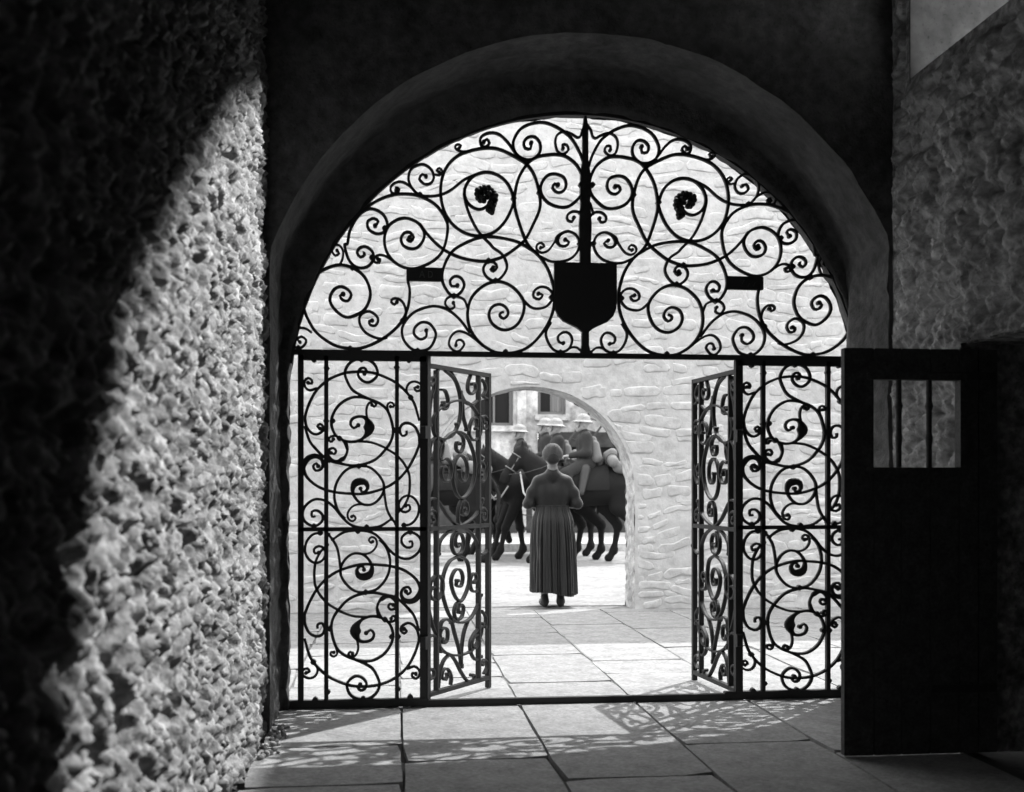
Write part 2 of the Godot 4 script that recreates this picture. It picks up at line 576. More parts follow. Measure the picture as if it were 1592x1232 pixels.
func lunette_scrolls(t: Node3D, m: int) -> void:
	bar(t, "scroll", "-983 2334 -971 2263 -986 2167 -1033 2082 -1123 2006 -1223 1960 -1294 1954 -1382 1973 -1470 2034 -1520 2110 -1543 2181 -1538 2252 -1505 2318 -1453 2367 -1394 2397 -1335 2406 -1265 2385 -1211 2336 -1185 2259 -1200 2193 -1235 2151 -1306 2123 -1359 2148 -1397 2195 -1400 2237 -1376 2276 -1341 2289 -1306 2274 -1288 2245 -1306 2212 -1335 2217 -1348 2238 -1331 2249", 17, Vector2.ZERO, m)
	bar(t, "scroll", "-1500 2036 -1529 2057 -1561 2062 -1593 2050 -1608 2026 -1611 1990 -1590 1958 -1561 1952 -1535 1974 -1530 1997 -1555 2015 -1576 2000 -1563 1985", 13, Vector2.ZERO, m)
	bar(t, "scroll", "-1093 2018 -1117 2009 -1158 2015 -1206 2038 -1238 2079 -1244 2121 -1223 2148 -1188 2157 -1152 2134 -1143 2107 -1158 2080 -1185 2083 -1191 2104 -1175 2107", 15, Vector2.ZERO, m)
	bar(t, "scroll", "-995 2119 -992 2155 -1004 2202 -1033 2229 -1063 2228 -1072 2210 -1054 2197 -1041 2211", 14, Vector2.ZERO, m)
	bar(t, "scroll", "-1214 2464 -1224 2479 -1214 2466 -1238 2451 -1256 2475 -1244 2499 -1211 2509 -1176 2486 -1167 2444 -1194 2405 -1235 2392 -1276 2406 -1306 2447 -1324 2518 -1309 2521 -1292 2603 -1240 2686 -1182 2716 -1118 2689 -1092 2631 -1113 2590 -1153 2581 -1194 2605 -1199 2646 -1165 2664 -1142 2647 -1159 2624", 16, Vector2.ZERO, m)
	bar(t, "scroll", "-1350 2407 -1335 2440 -1332 2482 -1353 2514 -1382 2511 -1391 2481 -1374 2457 -1353 2470 -1364 2484", 12, Vector2.ZERO, m)
	bar(t, "scroll", "-1063 2434 -1099 2458 -1134 2466 -1161 2453 -1161 2426 -1137 2424 -1131 2442 -1145 2443", 13, Vector2.ZERO, m)
	bar(t, "scroll", "-1227 2702 -1171 2747 -1097 2784 -1022 2801 -928 2795 -834 2750 -778 2676 -764 2613 -787 2506 -840 2442 -928 2399 -991 2398 -1053 2428 -1097 2486 -1109 2555 -1090 2618 -1047 2656 -991 2670 -928 2647 -894 2598 -897 2554 -928 2512 -966 2503 -1006 2520 -1019 2557 -1000 2589 -972 2593 -950 2568 -966 2542 -986 2553 -972 2564", 16, Vector2.ZERO, m)
	bar(t, "scroll", "-916 2641 -878 2589 -834 2542 -790 2506 -740 2479 -682 2458 -610 2446 -543 2446 -464 2469 -397 2513 -336 2569 -294 2648 -257 2734 -254 2807 -281 2915 -324 2981 -397 3027 -482 3063 -555 3067 -640 3049 -712 3017 -766 2961 -796 2888 -802 2798 -778 2702 -724 2631 -652 2591 -579 2584 -507 2607 -446 2669 -406 2754 -403 2803 -434 2875 -489 2921 -555 2934 -622 2911 -664 2856 -670 2801 -646 2754 -598 2729 -555 2742 -525 2781", 17, Vector2.ZERO, m)
	bar(t, "scroll", "-613 2920 -677 2887 -740 2835 -796 2805 -853 2794 -916 2798 -959 2835 -978 2884 -966 2935 -928 2961 -891 2965 -853 2938 -840 2895 -859 2863 -891 2859 -919 2886 -903 2912 -883 2901", 14, Vector2.ZERO, m)
	bar(t, "scroll", "-834 2914 -809 2910 -793 2931 -809 2949 -825 2936 -810 2926", 11, Vector2.ZERO, m)
	bar(t, "scroll", "-673 2843 -673 2795 -652 2718 -616 2640 -579 2587 -531 2540 -513 2519 -470 2490 -446 2454 -437 2412 -458 2369 -495 2338 -531 2344 -561 2373 -567 2409 -543 2440 -507 2438 -492 2411 -513 2389 -528 2401 -514 2410", 15, Vector2.ZERO, m)
	bar(t, "scroll", "-928 2801 -966 2841 -1009 2866 -1047 2863 -1075 2837 -1069 2806 -1041 2804 -1028 2826 -1047 2835 -1046 2818", 13, Vector2.ZERO, m)
	bar(t, "scroll", "-263 2488 -361 2547 -434 2569 -519 2579 -579 2575 -652 2549 -730 2502 -772 2441 -793 2374 -790 2320 -760 2267 -730 2249 -694 2268 -673 2311 -691 2349 -724 2358 -751 2333 -742 2303 -711 2307", 16, Vector2.ZERO, m)
	bar(t, "scroll", "-655 2184 -676 2232 -730 2249 -766 2237 -778 2206 -754 2177 -727 2189 -733 2212", 13, Vector2.ZERO, m)
	bar(t, "scroll", "-640 2046 -700 2123 -760 2171 -820 2191 -872 2187 -938 2162 -986 2119 -1013 2065 -1004 2005 -962 1957 -914 1946 -860 1965 -830 2025 -836 2061 -866 2097 -908 2102 -944 2072 -947 2036 -914 2009 -881 2025 -881 2058", 15, Vector2.ZERO, m)
	bar(t, "scroll", "-567 1975 -640 2034 -700 2057 -742 2033 -757 1984 -730 1949 -700 1949 -673 1985 -691 2009 -715 2003 -719 1979", 13, Vector2.ZERO, m)
	bar(t, "scroll", "-349 2238 -306 2197 -263 2188 -214 2204 -183 2247 -190 2284 -220 2307 -257 2307 -288 2282 -288 2251 -257 2240 -239 2264 -262 2271", 14, Vector2.ZERO, m)
	bar(t, "scroll", "-190 2114 -220 2058 -208 2004 -177 1962 -134 1950 -91 1969 -73 2018 -91 2054 -122 2060 -153 2035 -147 2005 -123 1999", 14, Vector2.ZERO, m)
	bar(t, "scroll", "-116 1954 -79 1975 -48 1976 -17 1952", 12, Vector2.ZERO, m)
	bar(t, "scroll", "-266 2485 -239 2471 -190 2451 -134 2452 -79 2471 -42 2512 -33 2561 -54 2603 -98 2620 -141 2601 -159 2570 -141 2540 -110 2538 -91 2559 -113 2574", 14, Vector2(0.8, 14), m)
	bar(t, "scroll", "-153 2594 -177 2551 -208 2511 -245 2498 -272 2516 -269 2543 -245 2553 -229 2532 -250 2525", 12, Vector2.ZERO, m)
	bar(t, "scroll", "-11 2704 -36 2728 -73 2730 -101 2708 -98 2681 -73 2675 -64 2696", 14, Vector2.ZERO, m)
	bar(t, "scroll", "-11 2783 -20 2753 -30 2725", 13, Vector2.ZERO, m)
	bar(t, "scroll", "-5 2985 -24 3045 -67 3123 -116 3170 -177 3204 -239 3220 -306 3209 -361 3179 -394 3130 -403 3087 -385 3039 -336 3011 -288 3018 -254 3056 -254 3104 -281 3137 -318 3135 -343 3107 -336 3074 -306 3072 -303 3103", 16, Vector2.ZERO, m)
	bar(t, "scroll", "4 3217 -17 3185 -24 3155 -42 3142 -79 3162 -122 3173 -159 3150 -168 3107 -153 3059 -122 3048 -94 3073 -104 3100 -128 3099 -125 3079", 13, Vector2.ZERO, m)
	bar(t, "scroll", "-324 2993 -373 3028 -403 3063 -434 3104 -476 3142 -519 3153 -561 3142 -585 3117 -579 3081 -555 3073 -534 3095 -549 3116 -566 3100", 15, Vector2.ZERO, m)
	bar(t, "scroll", "-640 3048 -682 3043 -712 3052 -724 3069 -709 3083 -691 3075 -703 3059", 12, Vector2.ZERO, m)
	bar(t, "scroll", "-455 2167 -473 2160 -476 2144 -455 2130 -431 2155 -440 2188 -476 2209 -519 2193 -537 2150 -519 2102 -470 2070 -416 2074 -370 2111 -343 2178 -349 2238 -397 2298 -458 2330 -519 2329 -579 2300 -634 2239 -655 2154 -640 2070 -591 1999 -519 1951 -458 1939 -385 1947 -324 1972 -263 2027 -208 2107 -177 2193 -174 2278 -183 2332 -208 2405 -251 2471 -306 2524 -336 2569 -373 2671 -394 2755 -391 2833 -370 2913 -324 2987 -275 3025 -214 3040 -159 3044 -104 3033 -48 2989 -14 2923 -8 2863 -30 2813 -91 2760 -153 2755 -214 2781 -248 2831 -245 2880 -214 2924 -171 2937 -122 2920 -107 2878 -122 2844 -156 2834 -183 2858 -171 2882 -154 2876", 17, Vector2.ZERO, m)
	knots(t, "-400 2794 -257 2831 -787 2704 -1010 2109 -1517 2294 -1282 2394 -1176 2450 -540 2446 -501 2338 -446 1946 -188 2253 -141 1947 -30 2555 -730 2249 -1294 1953 -929 1946 -1570 1952 -24 2881 -916 2798 -1106 2611", m)
func panel_scrolls(t: Node3D, m: int) -> void:
	bar(t, "scroll", "88 1738 48 1724 23 1742 20 1774 39 1791 59 1779 58 1761 39 1765", 13.95, Vector2.ZERO, m)
	bar(t, "scroll", "569 1509 569 1488 546 1481 532 1511 546 1543 578 1551 615 1530 636 1484 639 1447 638 1432 615 1372 573 1297 518 1237 449 1195 343 1165 252 1166 175 1175 107 1196 48 1237 18 1283 16 1319 39 1356 75 1369 107 1356 119 1324 107 1297 79 1290 66 1315 84 1329 93 1314", 15.81, Vector2(0.84, 16), m)
	bar(t, "scroll", "639 1563 610 1660 564 1724 504 1775 421 1813 366 1826 302 1828 229 1818 152 1785 88 1729 48 1660 25 1591 25 1554 34 1522 57 1495 84 1486 116 1504 120 1527 103 1543 88 1529 103 1518", 14.88, Vector2.ZERO, m)
	bar(t, "scroll", "20 1531 48 1449 84 1402 66 1425 107 1379 156 1343 211 1329 275 1318 343 1327 403 1353 454 1404 486 1455 496 1506 486 1566 463 1622 421 1658 366 1681 316 1704 275 1731 248 1777 236 1823 257 1869 298 1895 353 1895 394 1871 412 1829 403 1797 366 1771 330 1780 307 1810 316 1842 339 1849 354 1833 341 1818", 15.81, Vector2.ZERO, m)
	bar(t, "scroll", "366 1681 316 1690 266 1685 211 1652 175 1601 163 1546 184 1486 229 1454 284 1447 330 1464 362 1501 364 1547 343 1579 307 1584 275 1570 266 1542 284 1521 308 1537", 15.81, Vector2(0.74, 44), m)
	bar(t, "scroll", "275 1449 330 1449 389 1441 458 1413 463 1408 513 1376 555 1330 582 1274 587 1214 582 1158 569 1121 550 1089 518 1057", 13.95, Vector2.ZERO, m)
	bar(t, "scroll", "550 989 596 1001 629 1042 636 1093 615 1135 582 1154 546 1142 527 1107 536 1075 564 1063 589 1080 582 1103 564 1098", 13.95, Vector2.ZERO, m)
	bar(t, "scroll", "369 1533 353 1593 353 1630 366 1658 389 1666 405 1651 393 1639 382 1648", 13.02, Vector2.ZERO, m)
	bar(t, "scroll", "474 1603 464 1645 481 1663 499 1654 497 1638 482 1640", 12.09, Vector2.ZERO, m)
	bar(t, "scroll", "592 1687 569 1729 582 1766 615 1778 647 1762 647 1734 624 1725 612 1743 631 1748", 13.02, Vector2.ZERO, m)
	bar(t, "scroll", "248 1402 234 1440 211 1468 175 1479 152 1468 153 1451 166 1447 174 1461", 13.02, Vector2.ZERO, m)
	bar(t, "scroll", "243 1454 250 1403 234 1361 202 1343 175 1345 152 1366 147 1389 156 1407 175 1412 189 1396 179 1380 162 1386", 13.95, Vector2(0.35, 12), m)
	bar(t, "scroll", "78 1044 61 1039 59 1067 88 1074 116 1048 111 1012 70 989 25 1012 9 1053 25 1099 66 1131 107 1134 147 1117 184 1085 220 1039 266 997 321 981 389 981 435 992 488 1027", 14.88, Vector2.ZERO, m)
	bar(t, "scroll", "238 1030 207 1062 188 1103 179 1154 188 1214 216 1265 257 1302 311 1315 366 1309 412 1274 444 1223 444 1177 417 1131 376 1105 330 1108 293 1140 277 1182 289 1219 321 1232 350 1223 359 1195 343 1175 325 1177 320 1193", 14.88, Vector2(0.87, 28), m)
	bar(t, "scroll", "444 1214 451 1149 463 1080 486 1033 511 1001", 13.95, Vector2.ZERO, m)
	bar(t, "scroll", "366 1105 302 1106 266 1085 250 1053 257 1025 279 1015 294 1032 280 1048 273 1040", 12.09, Vector2.ZERO, m)
	knots(t, "136 1559 170 1560 504 1511 138 1845 516 1854 592 1690 207 1465 311 1315 70 989 353 983 555 992 152 1347 70 1890 582 1894 325 1895", m)
func leaf_scrolls(t: Node3D, m: int) -> void:
	bar(t, "scroll", "59 1544 67 1587 109 1628 194 1668 295 1694 413 1690 497 1649 547 1595 556 1533 522 1487 472 1475 429 1503 438 1561 472 1603 514 1597 505 1543", 13, Vector2.ZERO, m)
	bar(t, "scroll", "59 1544 67 1503 101 1475 168 1471 236 1487 286 1520 300 1560", 13, Vector2.ZERO, m)
	bar(t, "scroll", "109 1361 118 1413 152 1453 227 1500 303 1517 396 1497 463 1421 493 1343 480 1246 429 1174 354 1137 295 1162 261 1230 264 1308 295 1365 345 1381 396 1348 409 1287 379 1234 337 1246 328 1293", 13, Vector2.ZERO, m)
	bar(t, "scroll", "303 1517 362 1486 365 1434 332 1399 291 1417 295 1456 332 1448", 13, Vector2.ZERO, m)
	bar(t, "scroll", "143 1350 185 1362 236 1333 241 1281 211 1237 168 1236 138 1269 143 1308 185 1312 197 1284", 13, Vector2.ZERO, m)
	bar(t, "scroll", "615 1353 618 1286 581 1234 539 1248 514 1291 531 1341 564 1351 593 1321 569 1289", 13, Vector2.ZERO, m)
	bar(t, "scroll", "25 1366 29 1425 59 1465 109 1476 147 1457 152 1414 126 1358", 13, Vector2.ZERO, m)
	bar(t, "scroll", "0 1097 25 1131 76 1136 126 1108 211 1032 312 982 413 998 514 1047 564 1106 573 1128", 13, Vector2.ZERO, m)
	bar(t, "scroll", "312 982 312 1067 345 1120 396 1112 413 1068 387 1038 345 1050 349 1081 379 1075", 13, Vector2.ZERO, m)
	bar(t, "scroll", "84 1027 79 1061 42 1073 8 1056 8 1022 42 1001 67 1018 45 1038", 13, Vector2.ZERO, m)
	bar(t, "scroll", "534 1034 547 1070 589 1075 618 1044 598 1003 564 1012 561 1039 588 1042", 13, Vector2.ZERO, m)
	bar(t, "scroll", "236 1852 295 1793 332 1718 337 1632 303 1543 227 1488", 13, Vector2.ZERO, m)
	bar(t, "scroll", "177 1855 269 1817 325 1753 354 1686 365 1608 404 1532", 13, Vector2.ZERO, m)
	bar(t, "scroll", "446 1856 416 1805 416 1761 455 1742 497 1773 488 1807 455 1801", 13, Vector2.ZERO, m)
	bar(t, "scroll", "514 1708 446 1680 379 1696 332 1745", 13, Vector2.ZERO, m)
	bar(t, "scroll", "106 1852 72 1798 66 1747 39 1694 22 1609 25 1542", 13, Vector2.ZERO, m)
	bar(t, "scroll", "135 1745 177 1741 204 1699 202 1656 168 1635 143 1652 160 1674", 13, Vector2.ZERO, m)
	bar(t, "scroll", "8 1776 34 1759 62 1785 54 1807 22 1794", 13, Vector2.ZERO, m)
	bar(t, "scroll", "564 1837 598 1818 610 1779 584 1741 632 1725", 13, Vector2.ZERO, m)
	bar(t, "scroll", "556 1613 606 1622 632 1588 611 1546 573 1557 578 1588 606 1583", 13, Vector2.ZERO, m)
	bar(t, "scroll", "318 972 199 943 125 894 110 828", 13, Vector2.ZERO, m)
	bar(t, "scroll", "346 972 456 928 520 863 539 807 603 808 658 847", 13, Vector2.ZERO, m)
	bar(t, "scroll", "294 947 254 920 245 866 281 819 346 827 368 883 346 927 300 931 281 893 300 858 331 874", 13, Vector2.ZERO, m)
	bar(t, "scroll", "318 807 217 777 162 708 147 628 180 538 235 464 327 423 438 434 520 503 552 562", 13, Vector2.ZERO, m)
	bar(t, "scroll", "318 807 401 773 429 700 419 627 355 552 300 559 254 615 239 678 281 727 337 721 360 675 337 630 291 641 302 666", 13, Vector2.ZERO, m)
	bar(t, "scroll", "346 544 291 533 269 489 294 443 346 453 368 502 342 526 309 505 324 482", 13, Vector2.ZERO, m)
	bar(t, "scroll", "539 622 511 587 456 598 438 645 456 685 493 693 506 661 471 642", 13, Vector2.ZERO, m)
	bar(t, "scroll", "24 624 37 680 88 710 143 690 154 628 107 577 51 583 26 619 55 649 92 637", 13, Vector2.ZERO, m)
	bar(t, "scroll", "235 464 272 372 324 260 342 168", 13, Vector2.ZERO, m)
	bar(t, "scroll", "419 428 373 365 346 268 342 177", 13, Vector2.ZERO, m)
	bar(t, "scroll", "88 340 180 271 309 238 456 248 548 317 576 389", 13, Vector2.ZERO, m)
	bar(t, "scroll", "6 371 51 384 107 347 129 284", 13, Vector2.ZERO, m)
	bar(t, "scroll", "15 528 51 439 110 356", 13, Vector2.ZERO, m)
	bar(t, "scroll", "125 408 147 449 199 455 245 432", 13, Vector2.ZERO, m)
	bar(t, "scroll", "147 327 125 380 156 411 199 395 199 343 166 326 143 352", 13, Vector2.ZERO, m)
	bar(t, "scroll", "570 380 493 348 441 297 449 232 497 187 552 198", 13, Vector2.ZERO, m)
	bar(t, "scroll", "548 331 484 326 456 282 493 254 526 281", 13, Vector2.ZERO, m)
	bar(t, "scroll", "107 83 125 169 162 228 226 250 281 210 346 132 410 76 474 72 487 98 456 103", 13, Vector2.ZERO, m)
	bar(t, "scroll", "232 80 239 124 208 171 162 179 143 141 180 118 202 145", 13, Vector2.ZERO, m)
	bar(t, "scroll", "24 143 61 153 64 188 24 200 11 170", 13, Vector2.ZERO, m)
	bar(t, "scroll", "589 90 625 124 618 162 589 174 570 148", 13, Vector2.ZERO, m)
	bar(t, "scroll", "566 468 612 424 603 368", 13, Vector2.ZERO, m)

# ---------------------------------------------------------------- walls
# a stone wall with a round-headed opening: a face with relief in front, the reveal, a back face and a top; all distances are "far"
# face opening: centre c0, radius r0 at far d0; narrowest at c1, r1, far d1; back face at far d2. The sides of the opening are kept within xl..xr at the face.
func arch_path(c: Vector2, r: float, xl: float, xr: float, n: int) -> PackedVector2Array:
	var out := PackedVector2Array()
	var side := SIDE
	for k in side:
		out.append(Vector2(clampf(c.x - r, xl, xr), c.y * k / side))
	for k in n + 1:
		var p := c + Vector2.from_angle(PI - PI * k / n) * r
		out.append(Vector2(clampf(p.x, xl, xr), p.y))
	for k in side:
		out.append(Vector2(clampf(c.x + r, xl, xr), c.y * (side - 1 - k) / side))
	return out

func arched_wall(t: Node3D, p0: PackedVector2Array, p1: PackedVector2Array, d0: float, d1: float, d2: float, x0: float, x1: float, h: float, relief: Callable, front: Material, inside: Material, back: Material, steps: int, pull := 1.0, rebate := false) -> void:
	var n := p0.size() - 1
	var na := n - 2 * SIDE
	var rim := func(i: int) -> Vector2:
		var p := p0[i]
		if i < SIDE:
			return Vector2(x0, p.y)
		if i > SIDE + na:
			return Vector2(x1, p.y)
		var s := float(i - SIDE) / na
		var cy := p0[SIDE].y
		if s < 0.25:
			return Vector2(x0, lerpf(cy, h, s * 4.0))
		if s <= 0.75:
			return Vector2(lerpf(x0, x1, s * 2.0 - 0.5), h)
		return Vector2(x1, lerpf(h, cy, s * 4.0 - 3.0))
	var face := func(i: int, j: int) -> Vector3:
		var q: Vector2 = rim.call(i)
		var s := pow(float(j) / steps, pull)
		var p := p0[i].lerp(q, s)
		return Vector3(p.x, p.y, -d0 + relief.call(p))
	put("face", sheet(n, steps, face, Vector3(0, 0, 1)), front, t)
	var m := 14
	var nz := noise(71, 5.0, 4)
	var rev := func(i: int, j: int) -> Vector3:
		var s := float(j) / m
		# straight back as far as the rebate, then in to the narrow ring
		var step := clampf((s - 0.64) / 0.29, 0.0, 1.0) if rebate else s
		var p := p0[i].lerp(p1[i], step)
		var d := lerpf(d0, d1, minf(s / 0.64, 1.0) * 0.86 + 0.14 * maxf((s - 0.93) / 0.07, 0.0)) if rebate else lerpf(d0, d1, s)
		var e: float = nz.get_noise_3d(p.x * 1.6, p.y * 1.6, d * 2.0)
		var a := p0[maxi(i - 1, 0)]
		var b := p0[mini(i + 1, n)]
		var w := (b - a).normalized()
		p += Vector2(-w.y, w.x) * (e * 0.026 + 0.006)
		return Vector3(p.x, maxf(p.y, 0.0) if i > 0 and i < n else -0.05, -d + (relief.call(p0[i]) * (1.0 - s) if j == 0 else 0.0))
	put("reveal", sheet(n, m, rev, Vector3(1, 0, 0)), inside, t)
	var rev2 := func(i: int, j: int) -> Vector3:
		var s := float(j) / 4
		var a := p0[maxi(i - 1, 0)]
		var b := p0[mini(i + 1, n)]
		var w := (b - a).normalized()
		var e: float = nz.get_noise_3d(p1[i].x * 1.3, p1[i].y * 1.3, d1 * 2.0)
		var p := p1[i] + Vector2(-w.y, w.x) * (e * 0.016 + 0.004 + 0.03 * s)
		return Vector3(p.x, maxf(p.y, 0.0) if i > 0 and i < n else -0.05, -lerpf(d1, d2, s))
	put("outer_reveal", sheet(n, 4, rev2, Vector3(1, 0, 0)), inside, t)
	var rear := func(i: int, j: int) -> Vector3:
		var a := p0[maxi(i - 1, 0)]
		var b := p0[mini(i + 1, n)]
		var w := (b - a).normalized()
		var e: float = nz.get_noise_3d(p1[i].x * 1.3, p1[i].y * 1.3, d1 * 2.0)
		var p := p1[i] + Vector2(-w.y, w.x) * (e * 0.016 + 0.034)
		var q: Vector2 = rim.call(i)
		p = p.lerp(q, float(j) / 6)
		return Vector3(p.x, p.y, -d2)
	put("rear_face", sheet(n, 6, rear, Vector3(0, 0, -1)), back, t)
	put("coping", box_st(Vector3.ZERO, Vector3(x1 - x0 + 0.04, 0.12, d2 - d0 + 0.06)).commit(), front, t, Vector3((x0 + x1) / 2, h + 0.055, -(d0 + d2) / 2))

func slab(called: String, x0: float, x1: float, y0: float, y1: float, f0: float, f1: float, mat: Material, parent: Node3D) -> MeshInstance3D:
	return box(called, Vector3((x0 + x1) / 2, (y0 + y1) / 2, -(f0 + f1) / 2), Vector3(x1 - x0, y1 - y0, absf(f1 - f0)), mat, parent, 0.002)

# one lump of limewashed rubble: an irregular outline that bulges out of the wall
func lump(outline: PackedVector2Array, proud: float, soft: float) -> ArrayMesh:
	var c := Vector2.ZERO
	for p in outline:
		c += p
	c /= outline.size()
	var v := PackedVector3Array()
	var n := outline.size()
	for ring in 4:
		for p in outline:
			var d := (p - c)
			var L := maxf(d.length(), 0.001)
			var inset: float = [0.0, 0.12, 0.45, 1.15][ring] * soft
			var q := c + d * maxf((L - inset) / L, 0.25)
			var z: float = [-0.012, 0.45, 0.85, 1.0][ring]
			v.append(Vector3(q.x, q.y, z * proud if ring > 0 else -0.012) + Vector3(0, 0, rng.randf_range(-0.15, 0.15) * proud if ring > 1 else 0.0))
	v.append(Vector3(c.x, c.y, proud * rng.randf_range(0.95, 1.2)))
	var idx := PackedInt32Array()
	var ccw := not Geometry2D.is_polygon_clockwise(outline)
	for ring in 4:
		for k in n:
			var a := ring * n + k
			var b := ring * n + (k + 1) % n
			var tri: Array
			if ring < 3:
				tri = [a, b, b + n, a, b + n, a + n]
			else:
				tri = [a, b, 4 * n]
			for m in range(0, tri.size(), 3):
				idx.append_array(PackedInt32Array([tri[m], tri[m + 2], tri[m + 1]] if ccw else [tri[m], tri[m + 1], tri[m + 2]]))
	var nrm := PackedVector3Array()
	nrm.resize(v.size())
	for i in range(0, idx.size(), 3):
		var g := (v[idx[i + 2]] - v[idx[i]]).cross(v[idx[i + 1]] - v[idx[i]])
		for m in 3:
			nrm[idx[i + m]] += g
	for i in nrm.size():
		nrm[i] = nrm[i].normalized()
	return arrays(v, nrm, idx)

func rubble_courses(t: Node3D, x0: float, x1: float, h: float, z: float, hole: PackedVector2Array, mats: Array) -> void:
	var y := 0.0
	var all := []
	var wob := noise(5, 0.9, 2)
	while y < h:
		var ch := rng.randf_range(0.06, 0.14)
		var x := x0 - rng.randf() * 0.3
		while x < x1:
			var w := rng.randf_range(0.13, 0.4)
			var top := ch * rng.randf_range(0.82, 1.12)
			var o := PackedVector2Array()
			var steps := 12
			for k in steps:
				var a := TAU * k / steps
				var sq := pow(absf(cos(a)), 0.45) * signf(cos(a))
				var sr := pow(absf(sin(a)), 0.55) * signf(sin(a))
				var p := Vector2(x + w / 2 + sq * (w / 2 - 0.004) + rng.randf_range(-0.012, 0.012), y + top / 2 + sr * (top / 2 - 0.003) + rng.randf_range(-0.008, 0.008))
				p.y += wob.get_noise_2d(p.x, y * 3.0) * 0.11
				o.append(p)
			x += w + rng.randf_range(-0.01, 0.02)
			if rng.randf() < 0.2:
				continue      # lost under the limewash
			if o[3].y > h - 0.02 or o[9].y < 0.0:
				continue
			var parts := Geometry2D.clip_polygons(o, hole)
			for q in parts:
				if q.size() >= 3:
					var area := 0.0
					for k in q.size():
						area += q[k].cross(q[(k + 1) % q.size()]) / 2
					if absf(area) > 0.003:
						all.append([absf(area), q])
		y += ch
	all.sort_custom(func(a, b): return a[0] > b[0])
	var rest := SurfaceTool.new()
	rest.begin(Mesh.PRIMITIVE_TRIANGLES)
	var count := 0
	for s in all:
		var mesh := lump(s[1], rng.randf_range(0.003, 0.009), rng.randf_range(0.03, 0.05))
		# only what the gate shows is worth a piece of its own
		var c: Vector2 = s[1][0]
		if count < 295 and c.x > -1.3 and c.x < 4.7 and c.y < 4.9:
			put("stone", mesh, mats[count % mats.size()], t, Vector3(0, 0, z))
			count += 1
		else:
			rest.append_from(mesh, 0, Transform3D(Basis.IDENTITY, Vector3(0, 0, z)))
	stuff(put("small_stones", rest.commit(), mats[0], t))

# ---------------------------------------------------------------- figures
func join(meshes: Array) -> ArrayMesh:
	var st := SurfaceTool.new()
	st.begin(Mesh.PRIMITIVE_TRIANGLES)
	for m in meshes:
		st.append_from(m[0], 0, m[1] if m.size() > 1 else Transform3D.IDENTITY)
	return st.commit()

# palm, four bent fingers and a thumb; the wrist at a, the knuckles towards dir, the palm facing down
func hand_bones(a: Vector3, dir: Vector3, down: Vector3, side: float, curl := 0.8) -> Array:
	dir = dir.normalized()
	down = (down - dir * down.dot(dir)).normalized()
	var across := dir.cross(down) * side
	var out := [[a, a + dir * 0.03, 0.024, 0.026]]
	for k in 4:
		var o := across * (k - 1.5) * 0.019
		out.append([a + dir * 0.03 + o * 0.6, a + dir * 0.085 + o, 0.016, 0.0105])
		var L: float = [0.030, 0.034, 0.032, 0.024][k]
		var p := a + dir * 0.088 + o
		var q := p + (dir * cos(curl) + down * sin(curl)) * L
		var r := q + (dir * cos(curl * 2.2) + down * sin(curl * 2.2)) * L * 0.85
		out.append([p, q, 0.0095, 0.0088])
		out.append([q, r, 0.0088, 0.0075])
	var th := a + dir * 0.03 - across * 0.028
	out.append([th, th + dir * 0.035 - across * 0.02 + down * 0.012, 0.013, 0.0105])
	out.append([th + dir * 0.035 - across * 0.02 + down * 0.012, th + dir * 0.062 - across * 0.012 + down * 0.026, 0.0105, 0.0085])
	return out

# a head that looks along -z, its middle at the origin
func head_bones() -> Array:
	return [[Vector3(0, 0.035, 0.02), Vector3(0, 0.03, -0.025), 0.088, 0.082], [Vector3(0, -0.02, 0.01), Vector3(0, -0.03, -0.045), 0.072, 0.062],
		[Vector3(0, -0.075, -0.055), Vector3(0, -0.09, -0.075), 0.04, 0.026], [Vector3(0.045, -0.06, -0.02), Vector3(0, -0.095, -0.07), 0.028, 0.022], [Vector3(-0.045, -0.06, -0.02), Vector3(0, -0.095, -0.07), 0.028, 0.022],
		[Vector3(0, 0.015, -0.103), Vector3(0, -0.025, -0.122), 0.009, 0.015], [Vector3(0.045, 0.03, -0.085), Vector3(-0.045, 0.03, -0.085), 0.02, 0.02],
		[Vector3(0.022, -0.055, -0.1), Vector3(-0.022, -0.055, -0.1), 0.011, 0.011], [Vector3(0.08, 0.012, 0.012), Vector3(0.083, -0.03, 0.008), 0.017, 0.012], [Vector3(-0.08, 0.012, 0.012), Vector3(-0.083, -0.03, 0.008), 0.017, 0.012],
		[Vector3(0, -0.06, 0.015), Vector3(0, -0.17, 0.03), 0.054, 0.056]]

func move(bones: Array, tr: Transform3D, k := 1.0) -> Array:
	var out := []
	for b in bones:
		out.append([tr * b[0], tr * b[1], b[2] * k, b[3] * k])
	return out

func both(bones: Array) -> Array:
	var out := bones.duplicate()
	for b in bones:
		out.append([b[0] * Vector3(-1, 1, 1), b[1] * Vector3(-1, 1, 1), b[2], b[3]])
	return out

